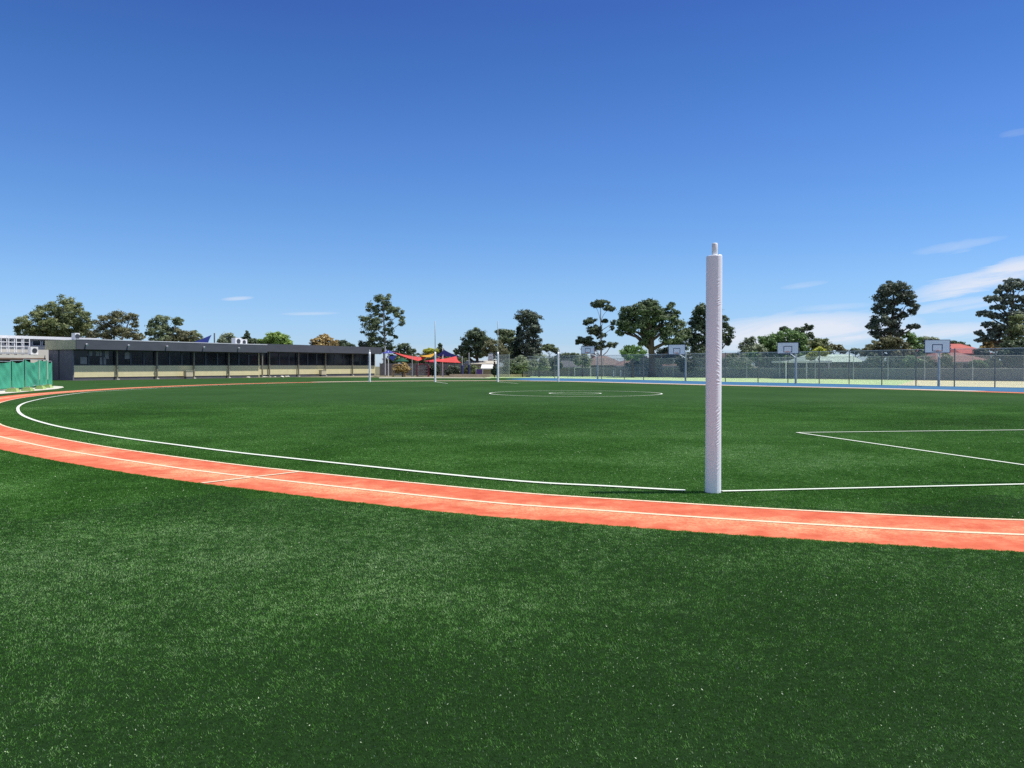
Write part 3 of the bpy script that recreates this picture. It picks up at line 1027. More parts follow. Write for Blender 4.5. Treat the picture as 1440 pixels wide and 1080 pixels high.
# asphalt strip under the eaves, rubble strip
ps = [on_facade(PA, -1.0, -2.2, 0), on_facade(PA, LA + 1, -2.2, 0), on_facade(PB, LB + 0.5, -1.6, 0), on_facade(PB, LB + 0.5, 1, 0), on_facade(PA, LA + 1, 2, 0), on_facade(PA, -1, 1, 0)]
poly_sheet('wall_path', ps, 0.006, M['asphalt'], 'grey asphalt path along the foot of the school wall')
ps = [on_facade(PA, s, y, 0) for s, y in ((LA * 0.80, -2.3), (LA * 0.9, -2.9), (LA * 1.06, -2.7), (LA * 1.16, -1.9), (LA * 1.1, -1.25), (LA * 0.83, -1.3))]
poly_sheet('rubble_patch', ps, 0.012, M['soil'], 'strip of pale rubble and weeds at the end of the nearer school wall')
g = np.random.default_rng(11)
for i in range(9):
    s, y = LA * (0.8 + 0.36 * g.random()), -2.6 + 1.1 * g.random()
    q = on_facade(PA, s, y, 0.0)
    r = 0.10 + 0.16 * g.random()
    v = g.normal(0, 1, (14, 3))
    v /= np.linalg.norm(v, axis=1)[:, None]
    import bmesh
    bm = bmesh.new()
    for p in v * np.array([r * 1.4, r, r * 0.7]):
        bm.verts.new(p)
    bmesh.ops.convex_hull(bm, input=bm.verts)
    me = bpy.data.meshes.new('stone')
    bm.to_mesh(me)
    bm.free()
    me.materials.append(M['concrete'])
    o = bpy.data.objects.new('stone', me)
    COL.objects.link(o)
    o.location = q + Vector((0, 0, r * 0.45))
    tag(o, 'pale broken stone lying on the rubble strip by the school wall', 'stone', 'stones on the rubble strip')

# roof plant of block A
def roof_unit(px, py_b, P, y, w, d, h, lab, zr):
    x = s_of_px(P, y, px)
    t = empty('air_conditioner', on_facade(P, x, y, zr), lab, 'air conditioner', 'roof air conditioners', RZ)
    MB().box(-w / 2, w / 2, -d / 2, d / 2, 0.08, h).build('casing', M['white_paint'], t)
    MB().tube([(0, -d / 2 - 0.03, h * 0.55), (0, -d / 2, h * 0.55)], h * 0.33, 16).build('fan_grille', M['dark_frame'], t)
    MB().box(-w / 2 + 0.05, w / 2 - 0.05, -d / 2 + 0.06, d / 2 - 0.06, 0.0, 0.08).build('base', M['galv'], t)


roof_unit(107, 477, PA, 0.9, 0.55, 0.7, 0.85, 'pale air conditioner on the roof corner by the olive fascia', 4.54)
roof_unit(333, 484, PA, 2.2, 1.1, 0.8, 1.05, 'white boxy air conditioner, left of the two mid roof', 4.54)
roof_unit(341, 484, PA, 2.6, 1.1, 0.8, 0.9, 'white boxy air conditioner, right of the two mid roof', 4.54)

# white two storey building far left, partly behind block A
PC = on_facade(PA, 0, 10.0, 0)
PC = Vector((-53.6, 104.0, 0))
t = empty('two_storey_building', PC, 'pale two storey building with a white roof edge at the far left', 'school building', None, RZ)
X0 = -34.0
MB().box(X0, -0.6, 0.0, 9.0, 0.0, 4.02).build('wall', M['pale_wall'], t)
MB().box(X0, -0.6, 0.06, 9.0, 4.02, 4.78).build('upper_wall', M['dark_frame'], t)
MB().box(X0 - 0.5, 0.0, -0.5, 9.6, 4.78, 4.86).build('soffit', M['soffit'], t)
MB().box(X0 - 0.5, 0.02, -0.52, 9.6, 4.86, 5.20).build('roof', M['white_paint'], t)
for px in (-8, 5, 18, 31, 45, 59, 73):
    x0, x1 = s_of_px(PC, 0, px), s_of_px(PC, 0, px + 14) - 0.06
    f = MB().box(x0, x0 + 0.12, -0.05, 0.05, 4.06, 4.74).box(x1 - 0.12, x1, -0.05, 0.05, 4.06, 4.74).box(x0 + 0.12, x1 - 0.12, -0.05, 0.05, 4.03, 4.12).box(x0 + 0.12, x1 - 0.12, -0.05, 0.05, 4.67, 4.74)
    fo = f.build('window', M['flash'], t)
    MB().box(x0 + 0.12, x1 - 0.12, 0.0, 0.03, 4.12, 4.67).build('pane', M['glass'], fo)

# covered walkway in front of it
PW = on_facade(PA, -0.75, 4.3, 0)
t = empty('covered_walkway', PW, 'low covered walkway with a cream roof edge behind the green screens', 'walkway', None, RZ)
MB().box(-16.0, 0.0, 0.0, 3.2, 2.48, 2.86).build('roof', M['pale_wall'], t)
MB().box(-16.0, 0.0, -0.09, -0.004, 2.36, 2.54).build('gutter', M['brown_trim'], t)
MB().box(-16.0, 0.0, 3.0, 3.2, 0.0, 2.48).build('back_wall', M['plinth'], t)
for i in range(6):
    MB().box(-15.6 + 3.05 * i, -15.48 + 3.05 * i, 0.05, 0.17, 0.0, 2.48).build('post', M['brown_trim'], t)
ac = empty('air_conditioner', on_facade(PW, s_of_px(PW, 0.6, 47), 0.6, 2.86), 'white air conditioner standing on the covered walkway roof', 'air conditioner', 'roof air conditioners', RZ)
MB().box(-0.42, 0.42, -0.28, 0.28, 0.08, 0.95).build('casing', M['white_paint'], ac)
MB().tube([(0.02, -0.32, 0.52), (0.02, -0.28, 0.52)], 0.28, 16).build('fan_grille', M['dark_frame'], ac)
MB().box(-0.36, 0.36, -0.22, 0.22, 0.0, 0.08).build('base', M['galv'], ac)

# white metal stair and landing rails at the far left
PS = on_facade(PA, -1.5, 8.0, 0)
t = empty('metal_stair', PS, 'white metal stair tower with rails against the two storey building', 'stair', None, RZ)
xa, xb = s_of_px(PS, 0, -12), s_of_px(PS, 0, 42)
b = MB()
for k in range(6):
    x = xa + (xb - xa) * k / 5
    for y in (0, 1.2):
        b.bar((x, y, 0), (x, y, 4.95), 0.07)
b.build('frame', M['white_paint'], t)
b = MB()
for z in (3.9, 4.4, 4.9):
    b.bar((xa, -0.08, z), (xb, -0.08, z), 0.045).bar((xa, 1.28, z), (xb, 1.28, z), 0.045)
b.build('rail', M['white_paint'], t)
MB().box(xa, xb, -0.1, 1.3, 3.02, 3.2).build('landing', M['galv'], t)
b = MB()
for i in range(12):
    b.box(xa - 0.26 * i - 0.26, xa - 0.26 * i, 0.1, 1.1, 2.96 - 0.24 * i, 3.0 - 0.24 * i)
b.build('tread', M['galv'], t)

# green mesh screens
SCR = [(-14, 551.0, 507.5), (15, 548.8, 506.5), (33.5, 547.8, 504.5), (54.5, 544.8, 505.5), (66.0, 544.0, 507.5), (73.0, 543.6, 508.0)]
pts = [G(p[0], p[1]) for p in SCR]
scr_lab = ['sunlit green mesh screen panel cut by the left picture edge', 'bright green mesh screen panel second from the left edge', 'green mesh screen panel with deep diagonal folds',
           'narrow bright green mesh screen panel right of the folded one', 'last narrow green mesh screen panel beside the dark building end']
for i in range(5):
    a, b_ = pts[i], pts[i + 1]
    L = (b_ - a).length
    t = empty('mesh_screen', a, scr_lab[i], 'screen panel', 'green mesh screen panels', math.atan2(b_.y - a.y, b_.x - a.x))
    hh = (SCR[i][1] - SCR[i][2]) / FPX * a.y * 0.99
    f = MB()
    f.tube([(0.03, 0, 0.05), (0.03, 0, hh)], 0.025, 8).tube([(L - 0.05, 0, 0.05), (L - 0.05, 0, hh)], 0.025, 8)
    f.tube([(0.03, 0, hh), (L - 0.05, 0, hh)], 0.022, 8).tube([(0.03, 0, 0.2), (L - 0.05, 0, 0.2)], 0.022, 8)
    f.build('frame', M['galv'], t)
    nx, nz = 44, 36
    u, w = np.meshgrid(np.linspace(0, 1, nx), np.linspace(0, 1, nz))
    sag = 0.16 * np.sin(np.pi * u) * (0.6 + 0.4 * ((i * 7) % 3)) * w ** 4
    fold = 0.05 * np.sin(9 * u + 5 * w + i) + 0.05 * np.sin(4.5 * u - 9 * w + 2 * i) + 0.03 * np.sin(17 * (u + w * 0.8) + i)
    if i == 2:
        fold = fold + 0.10 * np.sin(13 * (u * 0.8 + w)) * np.exp(-((u + w - 0.75) / 0.35) ** 2)
    v = np.stack([0.06 + u * (L - 0.14), -0.07 + fold * 0.55 * np.sin(np.pi * u), 0.14 + w * (hh - 0.16) - sag], 2).reshape(-1, 3)
    ii, jj = np.meshgrid(np.arange(nz - 1), np.arange(nx - 1), indexing='ij')
    q = (ii * nx + jj).ravel()
    o = np_mesh('mesh_cloth', v, np.stack([q, q + 1, q + nx + 1, q + nx], 1), M['shade_green'], t)
    o.data.shade_smooth()
foot_lab = ['lime green block under the screen left of the folded panel', 'wide lime block under the folded green screen', 'lime block under the right green screens', 'pale block at the foot of the second green screen']
for (px, py, w), lab in zip(((39, 550.0, 0.62), (57, 547.3, 0.55), (68, 545.6, 0.5), (18, 551.3, 0.7)), (foot_lab[1], foot_lab[2], 'lime block under the last narrow green screen', foot_lab[3])):
    q = G(px, py)
    t = empty('ballast_block', q, lab, 'block', 'blocks weighing down the green screens')
    b = MB().box(-w / 2, w / 2, -0.2, 0.2, 0.0, 0.14).box(-w / 2 + 0.07, w / 2 - 0.07, -0.15, 0.15, 0.14, 0.24)
    b.build('block', M['lime'], t)
    MB().box(-0.12, 0.12, -0.04, 0.04, 0.24, 0.30).build('handle', M['galv'], t)
cp = [G(*p) for p in ((-20, 549.5), (30, 546.5), (60, 543.3), (76, 542.9), (88, 543.6), (90, 545.0), (80, 547.0), (55, 549.3), (20, 552.4), (-20, 556.0))]
poly_sheet('concrete_pad', cp, 0.010, M['concrete'], 'pale concrete pad under the green mesh screens')

# ------------------------------------------------------------------ chain mesh fences and court furniture
def line_fence(name, pts, height, spacing, label, post_m, post_r, mid_rail=False, z_low=0.05):
    P = [Vector((p[0], p[1], 0)) for p in pts]
    t = empty(name, P[0], label, 'fence')
    for a, b in zip(P[:-1], P[1:]):
        L = (b - a).length
        d = (b - a) / L
        ang = math.atan2(d.y, d.x)
        o = np_mesh('mesh_panel', np.array([(0, 0, z_low), (L, 0, z_low), (L, 0, height), (0, 0, height)]), np.array([[0, 1, 2, 3]]), M['chain'], t)
        o.location = a - P[0]
        o.rotation_euler = (0, 0, ang)
        r = MB().tube([a - P[0] + Vector((0, 0, height)), b - P[0] + Vector((0, 0, height))], 0.024, 8)
        if mid_rail:
            r.tube([a - P[0] + Vector((0, 0, height * 0.5)), b - P[0] + Vector((0, 0, height * 0.5))], 0.025, 8)
        r.build('top_rail', M['galv'], t)
        n = max(1, round(L / spacing))
        for i in range(n):
            q = a - P[0] + d * L * i / n
            MB().tube([q, q + Vector((0, 0, height + 0.05))], post_r, 8).build('post', post_m, t)
    return t


fa = [G(1460, 546.0), G(1399, 544.6), G(1342, 543.6), G(1288, 542.7), G(1240, 541.5), G(1194, 540.2), G(1152, 539.4), G(1108, 538.6), G(1066, 537.8), G(1020, 536.9), G(964, 535.7), G(905, 534.4), G(878, 533.6), G(846, 533.0), G(780, 531.9), G(742, 531.4)]
line_fence('chain_mesh_fence', fa, 2.95, 30.0, 'tall grey chain mesh fence along the back of the blue strip', M['grey_post'], 0.048)
fb = [(p[0] * 0.985, p[1] * 0.985) for p in back_pts]
line_fence('chain_mesh_fence', fb, 2.72, 5.0, 'chain mesh fence at the far side of the pale green court', M['galv'], 0.04, True)
fc = [G(742, 531.4), G(716, 530.9), G(702, 530.7)]
line_fence('chain_mesh_fence', [(p.x, p.y + 0.0) for p in fc[1:]] + [(-0.4, 112)], 3.2, 4.0, 'short chain mesh fence return beside the far goal post', M['galv'], 0.04)

# solid grey sheet fence behind the courts
P = [Vector((p[0] * 1.012, p[1] * 1.012, 0)) for p in back_pts]
P.append(G(690, 528.6))
t = empty('sheet_fence', P[0], 'long solid grey fence behind the pale green court', 'fence')
for a, b in zip(P[:-1], P[1:]):
    L = (b - a).length
    d = (b - a) / L
    o = MB().box(0, L, -0.03, 0.03, 0.03, 1.36).build('fence_panel', M['back_fence'], t)
    o.location = a - P[0]
    o.rotation_euler = (0, 0, math.atan2(d.y, d.x))
    for i in range(max(1, round(L / 4.5))):
        q = a - P[0] + d * L * i / max(1, round(L / 4.5))
        MB().box(q.x - 0.06, q.x + 0.06, q.y - 0.16, q.y - 0.04, 0, 1.42).build('fence_post', M['galv'], t)


def hoop(px, py, px_b, py_t, py_b, face, label, wide=1.78, low=0.0):
    """basketball hoop: pole, cantilever arm, backboard, ring"""
    q = G(px, py)
    t = empty('basketball_hoop', q, label, 'basketball hoop', 'basketball hoops on the courts')
    zt, zb = W(px, py_t, q.y).z, W(px, py_b, q.y).z
    reach = 1.1
    bc = Vector((math.sin(face) * 0, 0, 0))
    n = Vector((math.sin(face), -math.cos(face), 0))           # the way the board faces
    s = Vector((math.cos(face), math.sin(face), 0))
    dx = (px_b - px) / FPX * q.y
    ctr = n * reach
    ctr = Vector((dx, ctr.y, (zt + zb) / 2))
    hw, hh = wide / 2, (zt - zb) / 2
    m = Matrix.Translation(ctr) @ Matrix(((s.x, -n.x, 0, 0), (s.y, -n.y, 0, 0), (0, 0, 1, 0), (0, 0, 0, 1)))

    def loc(o):
        o.matrix_basis = m
        return o
    loc(MB().box(-hw, hw, -0.0, 0.04, -hh, hh).build('backboard', M['board'], t))
    f = MB()
    e = 0.04
    f.box(-hw - e, hw + e, -0.012, 0.05, hh, hh + e).box(-hw - e, hw + e, -0.012, 0.05, -hh - e, -hh)
    f.box(-hw - e, -hw, -0.012, 0.05, -hh, hh).box(hw, hw + e, -0.012, 0.05, -hh, hh)
    loc(f.build('board_frame', M['navy'], t))
    f = MB()
    a, b, w = 0.32, -hh + 0.14, 0.055
    f.box(-a, a, -0.008, -0.001, b + 0.45, b + 0.45 + w).box(-a, a, -0.008, -0.001, b - w, b)
    f.box(-a - w, -a, -0.008, -0.001, b - w, b + 0.45 + w).box(a, a + w, -0.008, -0.001, b - w, b + 0.45 + w)
    loc(f.build('target_square', M['navy'], t))
    pts = [(0.225 * math.sin(k * math.pi / 10), -0.36 + 0.225 * math.cos(k * math.pi / 10), b - 0.02) for k in range(21)]
    r = MB().tube(pts, 0.013, 6, False).box(-0.06, 0.06, -0.14, -0.005, b - 0.06, b + 0.02)
    loc(r.build('ring', M['orange_steel'], t))
    top = zb + 0.16
    back = ctr - n * 0.10
    MB().tube([(0, 0, 0), (0, 0, top + 0.1)], [0.10, 0.085], 12).build('pole', M['galv'], t)
    arm = MB().bar((0, 0, top), (back.x, back.y, zb + 0.2), 0.10, 0.13).bar((0, 0, top - 0.55), (back.x, back.y, zb + 0.12), 0.06)
    arm.bar(Vector((back.x, back.y, ctr.z - hh * 0.8)), Vector((back.x, back.y, ctr.z + hh * 0.8)), 0.09)
    arm.build('arm', M['white_paint'], t)
    return t


hoop(1320, 543.2, 1307.5, 479.0, 496.0, math.radians(-12), 'nearest basketball hoop with the largest white backboard on the right')
hoop(1119, 540.0, 1102.5, 482.5, 497.0, math.radians(-32), 'basketball hoop right of the foreground post before green bushes')
hoop(964, 535.8, 949.0, 485.3, 498.3, math.radians(-30), 'basketball hoop left of the foreground post before dark trees')
hoop(840.5, 533.0, 825.5, 487.5, 497.2, math.radians(-33), 'small distant basketball hoop in front of the tall open gum tree')
hoop(700, 529.4, 690, 497.5, 507.0, math.radians(-62), 'distant basketball hoop seen sideways beside the far right goal post', 1.7)

# white practice goal frame and white bollards against the back fence
q = G(807, 529.6)
w = (829 - 807) / FPX * q.y
h = 13.2 / FPX * q.y
t = empty('practice_goal', q, 'small white goal frame against the grey back fence', 'goal frame')
t.location.y -= 1.6
MB().tube([(0, 0, 0), (0, 0, h)], 0.07, 10).build('upright', M['white_paint'], t)
MB().tube([(w, 0, 0), (w, 0, h)], 0.07, 10).build('upright', M['white_paint'], t)
MB().tube([(-0.06, 0, h), (w + 0.06, 0, h)], 0.06, 10).build('crossbar', M['white_paint'], t)
for px, lab in ((863, 'short white post, left of a pair before the back fence'), (873, 'short white post, right of a pair before the back fence')):
    q = G(px, 530.6)
    t = empty('court_post', q, lab, 'post', 'short white court posts')
    MB().tube([(0, 0, 0), (0, 0, 1.05)], 0.075, 10).build('pole', M['white_paint'], t)
    MB().tube([(0, 0, 1.05), (0, 0, 1.1)], [0.09, 0.06], 10).build('cap', M['grey_post'], t)
    MB().box(-0.22, 0.22, -0.22, 0.22, 0, 0.06).build('base', M['grey_post'], t)

# ------------------------------------------------------------------ houses beyond the fences
def house(px0, px1, Y, py_e, py_r, in_l, in_r, deep, roof_c, wall_c, label, cat='house', gutter=None, wins=(), chimney=None, tile=0.32, py_b=None):
    a, b = W(px0, py_e, Y), W(px1, py_e, Y)
    ze = a.z
    zr = W(px0, py_r, Y + deep / 2).z
    t = empty('house' if cat == 'house' else cat.replace(' ', '_'), (a.x, Y, 0), label, cat)
    L = b.x - a.x
    il, ir = in_l / FPX * Y, in_r / FPX * Y
    ov = 0.5
    v = [(0, 0, ze), (L, 0, ze), (L, deep, ze), (0, deep, ze), (il, deep / 2, zr), (L - ir, deep / 2, zr)]
    v += [(x, y, z - 0.18) for x, y, z in v[:4]]
    fs = [(0, 1, 5, 4), (2, 3, 4, 5), (1, 2, 5), (3, 0, 4), (6, 9, 8, 7), (0, 6, 7, 1), (1, 7, 8, 2), (2, 8, 9, 3), (3, 9, 6, 0)]
    r = MB().add(v, fs).build('roof', ribbed('roof_tiles', roof_c, tile, 1, 0.65, 0.62, 0.2), t)
    MB().box(ov, L - ov, ov, deep - ov, 0, ze - 0.18).build('wall', weathered('house_wall', wall_c, 0.8, 0.15, 0.7), t)
    if gutter:
        MB().box(-0.05, L + 0.05, -0.14, 0.0, ze - 0.2, ze - 0.02).build('gutter', weathered('gutter_paint', gutter, 0.5, 0.08, 1), t)
    for wx, ww, z0, z1 in wins:
        x = wx / FPX * Y
        wd = ww / FPX * Y
        fo = MB().box(x - wd / 2 - 0.07, x + wd / 2 + 0.07, ov - 0.05, ov, z0 - 0.07, z1 + 0.07).build('window', M['white_paint'], t)
        MB().box(x - wd / 2, x + wd / 2, ov - 0.09, ov - 0.05, z0, z1).build('pane', M['glass'], fo)
    if chimney:
        x = chimney / FPX * Y
        c_ = MB().box(x - 0.35, x + 0.35, deep / 2 - 0.3, deep / 2 + 0.3, zr - 0.6, zr + 0.9)
        c_.box(x - 0.42, x + 0.42, deep / 2 - 0.37, deep / 2 + 0.37, zr + 0.9, zr + 1.0)
        c_.build('chimney', weathered('chimney_brick', (0.30, 0.17, 0.12), 0.85, 0.25, 2), r)
    return t


house(1134, 1216, 103, 509.0, 498.5, 18, 0, 9, (0.46, 0.58, 0.48), (0.16, 0.13, 0.12), 'house with a pale mint green roof behind the fences', gutter=(0.06, 0.08, 0.07), wins=((22, 9, 0.9, 1.75), (55, 8, 0.9, 1.75)))
house(1316, 1388, 132, 493.5, 483.5, 20, 16, 9, (0.40, 0.085, 0.055), (0.40, 0.30, 0.24), 'taller house with a bright red tiled roof at the back right', gutter=(0.5, 0.45, 0.4), wins=((30, 6, 2.4, 3.6),))
house(1352, 1400, 122, 497.0, 490.5, 10, 12, 8, (0.40, 0.09, 0.06), (0.36, 0.27, 0.22), 'lower red roofed house joined behind the brown roof', wins=((20, 6, 1.2, 2.4),))
house(1318, 1402, 96, 508.5, 495.8, 28, 22, 10, (0.27, 0.135, 0.115), (0.42, 0.36, 0.29), 'brown hip roofed brick house at the right with a porch', gutter=(0.45, 0.38, 0.32), wins=((24, 12, 0.6, 1.85), (44, 10, 0.6, 1.85)), chimney=None)
house(818, 884, 128, 513.5, 500.5, 26, 26, 10, (0.22, 0.155, 0.135), (0.20, 0.16, 0.14), 'grey brown roofed house behind the small white goal frame', chimney=20)
house(866, 962, 124, 514.0, 502.8, 30, 28, 10, (0.25, 0.14, 0.115), (0.22, 0.17, 0.14), 'red brown roofed house with a white gutter behind the big tree', gutter=(0.75, 0.74, 0.72))
house(738, 826, 126, 516.0, 507.0, 24, 22, 10, (0.13, 0.125, 0.13), (0.16, 0.14, 0.13), 'dark grey roofed house behind the distant short post')
house(1004, 1062, 126, 505.0, 496.8, 14, 14, 9, (0.13, 0.085, 0.07), (0.32, 0.30, 0.14), 'dark brown roofed house just right of the foreground post')
house(652, 702, 138, 511.5, 507.0, 2, 2, 7, (0.50, 0.46, 0.38), (0.30, 0.27, 0.22), 'long pale roofed shed under the dark trees', 'shed', wins=((20, 5, 0.8, 1.5),))
house(676, 694, 128, 518.0, 512.5, 1, 1, 3.5, (0.78, 0.77, 0.74), (0.30, 0.26, 0.2), 'small shed with a white sloping roof in the play area', 'shed')
house(1212, 1262, 108, 512.5, 508.5, 6, 6, 6, (0.12, 0.11, 0.11), (0.12, 0.11, 0.11), 'dark low roofed house beneath the tall dark tree', gutter=(0.6, 0.58, 0.55))
# carport with a flat white edge
a, b = W(1103, 509, 101), W(1170, 509, 101)
t = empty('carport', (a.x, 101, 0), 'flat roofed carport with a white roof edge left of the mint roof', 'carport')
MB().box(0, b.x - a.x, 0, 5, a.z - 0.10, a.z + 0.16).build('roof', M['white_paint'], t)
for x in (0.3, 2.9, b.x - a.x - 0.3):
    MB().box(x - 0.06, x + 0.06, 0.2, 0.32, 0, a.z - 0.10).build('post', M['white_paint'], t)
MB().box(0.2, b.x - a.x - 0.2, 4.8, 4.95, 0, a.z - 0.10).build('back_wall', M['plinth'], t)

# ------------------------------------------------------------------ play area behind the far goal
def sail(name, px_pts, depths, mat, label, sag=0.12):
    c = [W(p[0], p[1], d) for p, d in zip(px_pts, depths)]
    n = 14
    V, idx = [], {}
    ctr = sum(c, Vector()) / len(c)
    if len(c) == 3:
        for i in range(n + 1):
            for j in range(n + 1 - i):
                u, v = i / n, j / n
                w = 1 - u - v
                p = c[0] * w + c[1] * u + c[2] * v
                pull = 4 * (u * v + v * w + w * u) * 0.75 * sag
                e = max(0.0, u * v * w) ** 0.33
                p = p.lerp(ctr, 0.10 * (4 * max(u * v, v * w, w * u)) * (1 - min(1, e * 3)))
                idx[(i, j)] = len(V)
                V.append(p - Vector((0, 0, pull)))
        F = []
        for i in range(n):
            for j in range(n - i):
                F.append((idx[(i, j)], idx[(i + 1, j)], idx[(i, j + 1)]))
                if j < n - i - 1:
                    F.append((idx[(i + 1, j)], idx[(i + 1, j + 1)], idx[(i, j + 1)]))
    else:
        F = []
        for i in range(n + 1):
            for j in range(n + 1):
                u, v = i / n, j / n
                p = (c[0] * (1 - u) + c[1] * u) * (1 - v) + (c[3] * (1 - u) + c[2] * u) * v
                V.append(p - Vector((0, 0, sag * 4 * u * (1 - u) * 4 * v * (1 - v) * 0.4)))
        for i in range(n):
            for j in range(n):
                k = i * (n + 1) + j
                F.append((k, k + n + 1, k + n + 2, k + 1))
    mb = MB()
    nv = len(V)
    mb.add(V, F)
    o = mb.build(name, mat)
    s = o.modifiers.new('thickness', 'SOLIDIFY')
    s.thickness = 0.02
    return tag(o, label, 'shade sail', 'coloured shade sails over the play area')


sail('shade_sail', [(612.5, 499.5), (624, 491.5), (651, 502.5)], [119, 121, 127], M['sail_navy'], 'navy blue triangular shade sail right of the far left goal post')
sail('shade_sail', [(552, 495.0), (600, 502.5), (588, 507.5)], [117, 125, 121], M['sail_red'], 'long red shade sail sloping down from the blue one', 0.2)
sail('shade_sail', [(600, 507.0), (642, 500.8), (648.5, 510.3)], [118, 124, 119], M['sail_red'], 'salmon red shade sail under the navy one')
sail('shade_sail', [(596, 507.6), (620, 502.0), (613, 509.5)], [118.5, 128, 123], M['sail_crimson'], 'small crimson shade sail behind the far left goal post')
sail('shade_sail', [(590, 500.5), (614, 496.0), (606, 502.5)], [124, 130, 120], M['sail_yellow'], 'golden yellow shade sail above the red ones')
sail('shade_sail', [(536, 496.8), (546, 492.0), (558, 495.5)], [121, 128, 117], M['sail_blue'], 'violet blue shade sail beside the end of the low school building')
sail('shade_sail', [(544, 500.5), (558, 499.0), (553, 507.5)], [123, 129, 126], M['sail_navy'], 'small dark blue shade sail hanging low behind the thin white pole')
sail('shade_sail', [(254, 486.0), (297.5, 471.0), (292, 487.0)], [128, 133, 126], M['sail_navy'], 'dark blue shade sail rising above the long school roof')


def sail_post(px, py_t, Y, r, mat, label, pad=None, lean=0.0):
    a = W(px, py_t, Y)
    t = empty('shade_sail_post', (a.x, Y, 0), label, 'post', 'shade sail posts')
    MB().tube([(0, 0, 0), (lean, 0, a.z)], [r, r * 0.85], 10).build('pole', mat, t)
    MB().tube([(lean, 0, a.z), (lean, 0, a.z + 0.05)], [r * 1.15, r * 0.5], 10).build('cap', mat, t)
    if pad:
        MB().tube([(0, 0, 0.02), (0, 0, pad), (0, 0, pad + 0.04)], [r * 2.4, r * 2.4, r * 1.6], 12).build('pad', M['navy'], t)


sail_post(301.5, 468.8, 133, 0.13, M['grey_post'], 'grey pole rising behind the long school roof by the blue sail')
sail_post(622.5, 490.5, 121, 0.09, M['white_paint'], 'white pole holding the peak of the navy sail')
sail_post(541.5, 487, 128, 0.10, M['flash'], 'pale pole at the end of the low school building')
sail_post(546, 494.5, 122, 0.07, M['white_paint'], 'thin white pole under the violet blue sail')
sail_post(579.5, 498.5, 119, 0.07, M['galv'], 'grey pole left of the red sail low corner')
sail_post(588, 500.0, 122, 0.06, M['galv'], 'grey pole under the yellow sail')
sail_post(650, 502.0, 120, 0.09, M['galv'], 'grey pole with dark padding at the tip of the red sail', 1.7)
sail_post(659.5, 496.8, 122, 0.09, M['galv'], 'taller grey pole with dark padding right of the sails', 1.8)

# paling fence at the back of the play area
t = empty('paling_fence', (W(534, 520, 131).x, 131, 0), 'grey paling fence behind the shade sails', 'fence')
L = W(662, 520, 131).x - W(534, 520, 131).x
MB().box(0, L, 0, 0.06, 0.05, 2.05).build('fence_panel', M['paling'], t)
for i in range(6):
    MB().box(L * i / 6, L * i / 6 + 0.1, -0.1, -0.004, 0, 2.15).build('fence_post', M['grey_post'], t)

# play equipment
def climbing_frame(px, Y, w, h, col, label, arch=True):
    x = W(px, 520, Y).x
    t = empty('climbing_frame', (x, Y, 0), label, 'climbing frame', 'play equipment')
    m1 = weathered('play_paint', col, 0.5, 0.2, 2)
    for sx in (-w / 2, w / 2):
        for y in (0, 1.4):
            MB().tube([(sx, y, 0), (sx, y, h * 0.8)], 0.07, 8).build('upright', m1, t)
    b = MB()
    for y in (0, 1.4):
        b.tube([(-w / 2 * math.cos(k * math.pi / 8), y, h * 0.8 + h * 0.2 * math.sin(k * math.pi / 8)) for k in range(9)], 0.06, 8)
    b.build('arch', m1, t)
    b = MB()
    for k in range(6):
        z = h * (0.16 + 0.12 * k)
        b.tube([(-w / 2, 0, z), (w / 2, 0, z)], 0.035, 6)
    b.build('rung', M['galv'], t)
    MB().box(-w / 2 + 0.08, w / 2 - 0.08, 0.1, 1.3, h * 0.42, h * 0.47).build('deck', M['brown_trim'], t)


climbing_frame(560, 121, 1.8, 1.9, (0.45, 0.30, 0.14), 'tan arched climbing frame left in the play area')
climbing_frame(594, 122, 1.7, 1.95, (0.22, 0.04, 0.07), 'maroon arched climbing frame in the play area')
climbing_frame(573, 124, 1.4, 1.5, (0.10, 0.14, 0.20), 'dark blue climbing frame between tan and maroon frames')
# small umbrella in dark green
q = W(565, 508, 123)
t = empty('umbrella', (q.x, 123, 0), 'dark green umbrella open in the play area', 'umbrella')
MB().tube([(0, 0, 0), (0, 0, 2.75)], 0.04, 8).build('pole', M['galv'], t)
v = [(0, 0, 2.95)] + [(1.15 * math.cos(k * math.pi / 4), 1.15 * math.sin(k * math.pi / 4), 2.35) for k in range(8)]
o = MB().add(v, [(0, 1 + k, 1 + (k + 1) % 8) for k in range(8)]).build('canopy', M['canvas_green'], t)
o.modifiers.new('thickness', 'SOLIDIFY').thickness = 0.02
# low slide tower, purple
q = W(674, 520, 122)
t = empty('play_panel', (q.x, 122, 0), 'purple play panel on posts in front of the white roofed shed', 'play panel', 'play equipment')
MB().box(-0.42, 0.42, -0.05, 0.05, 0.2, 1.15).build('panel', weathered('purple_plastic', (0.10, 0.05, 0.22), 0.5, 0.2, 2), t)
for x in (-0.5, 0.5):
    MB().tube([(x, 0, 0), (x, 0, 1.3)], 0.06, 8).build('post', M['galv'], t)
# low garden wall and kerb of the play area
t = tag(MB().box(0, 12.0, 0, 0.35, 0, 0.42).build('garden_wall', M['edging']), 'low tan garden wall along the play area', 'wall')
t.location = (W(632, 525, 119).x, 119, 0)
kp = [G(533, 531.0), G(600, 530.9), G(690, 531.3), G(690, 531.9), G(600, 531.6), G(533, 531.8)]
poly_sheet('concrete_path', kp, 0.012, M['concrete'], 'pale concrete path along the front of the play area')

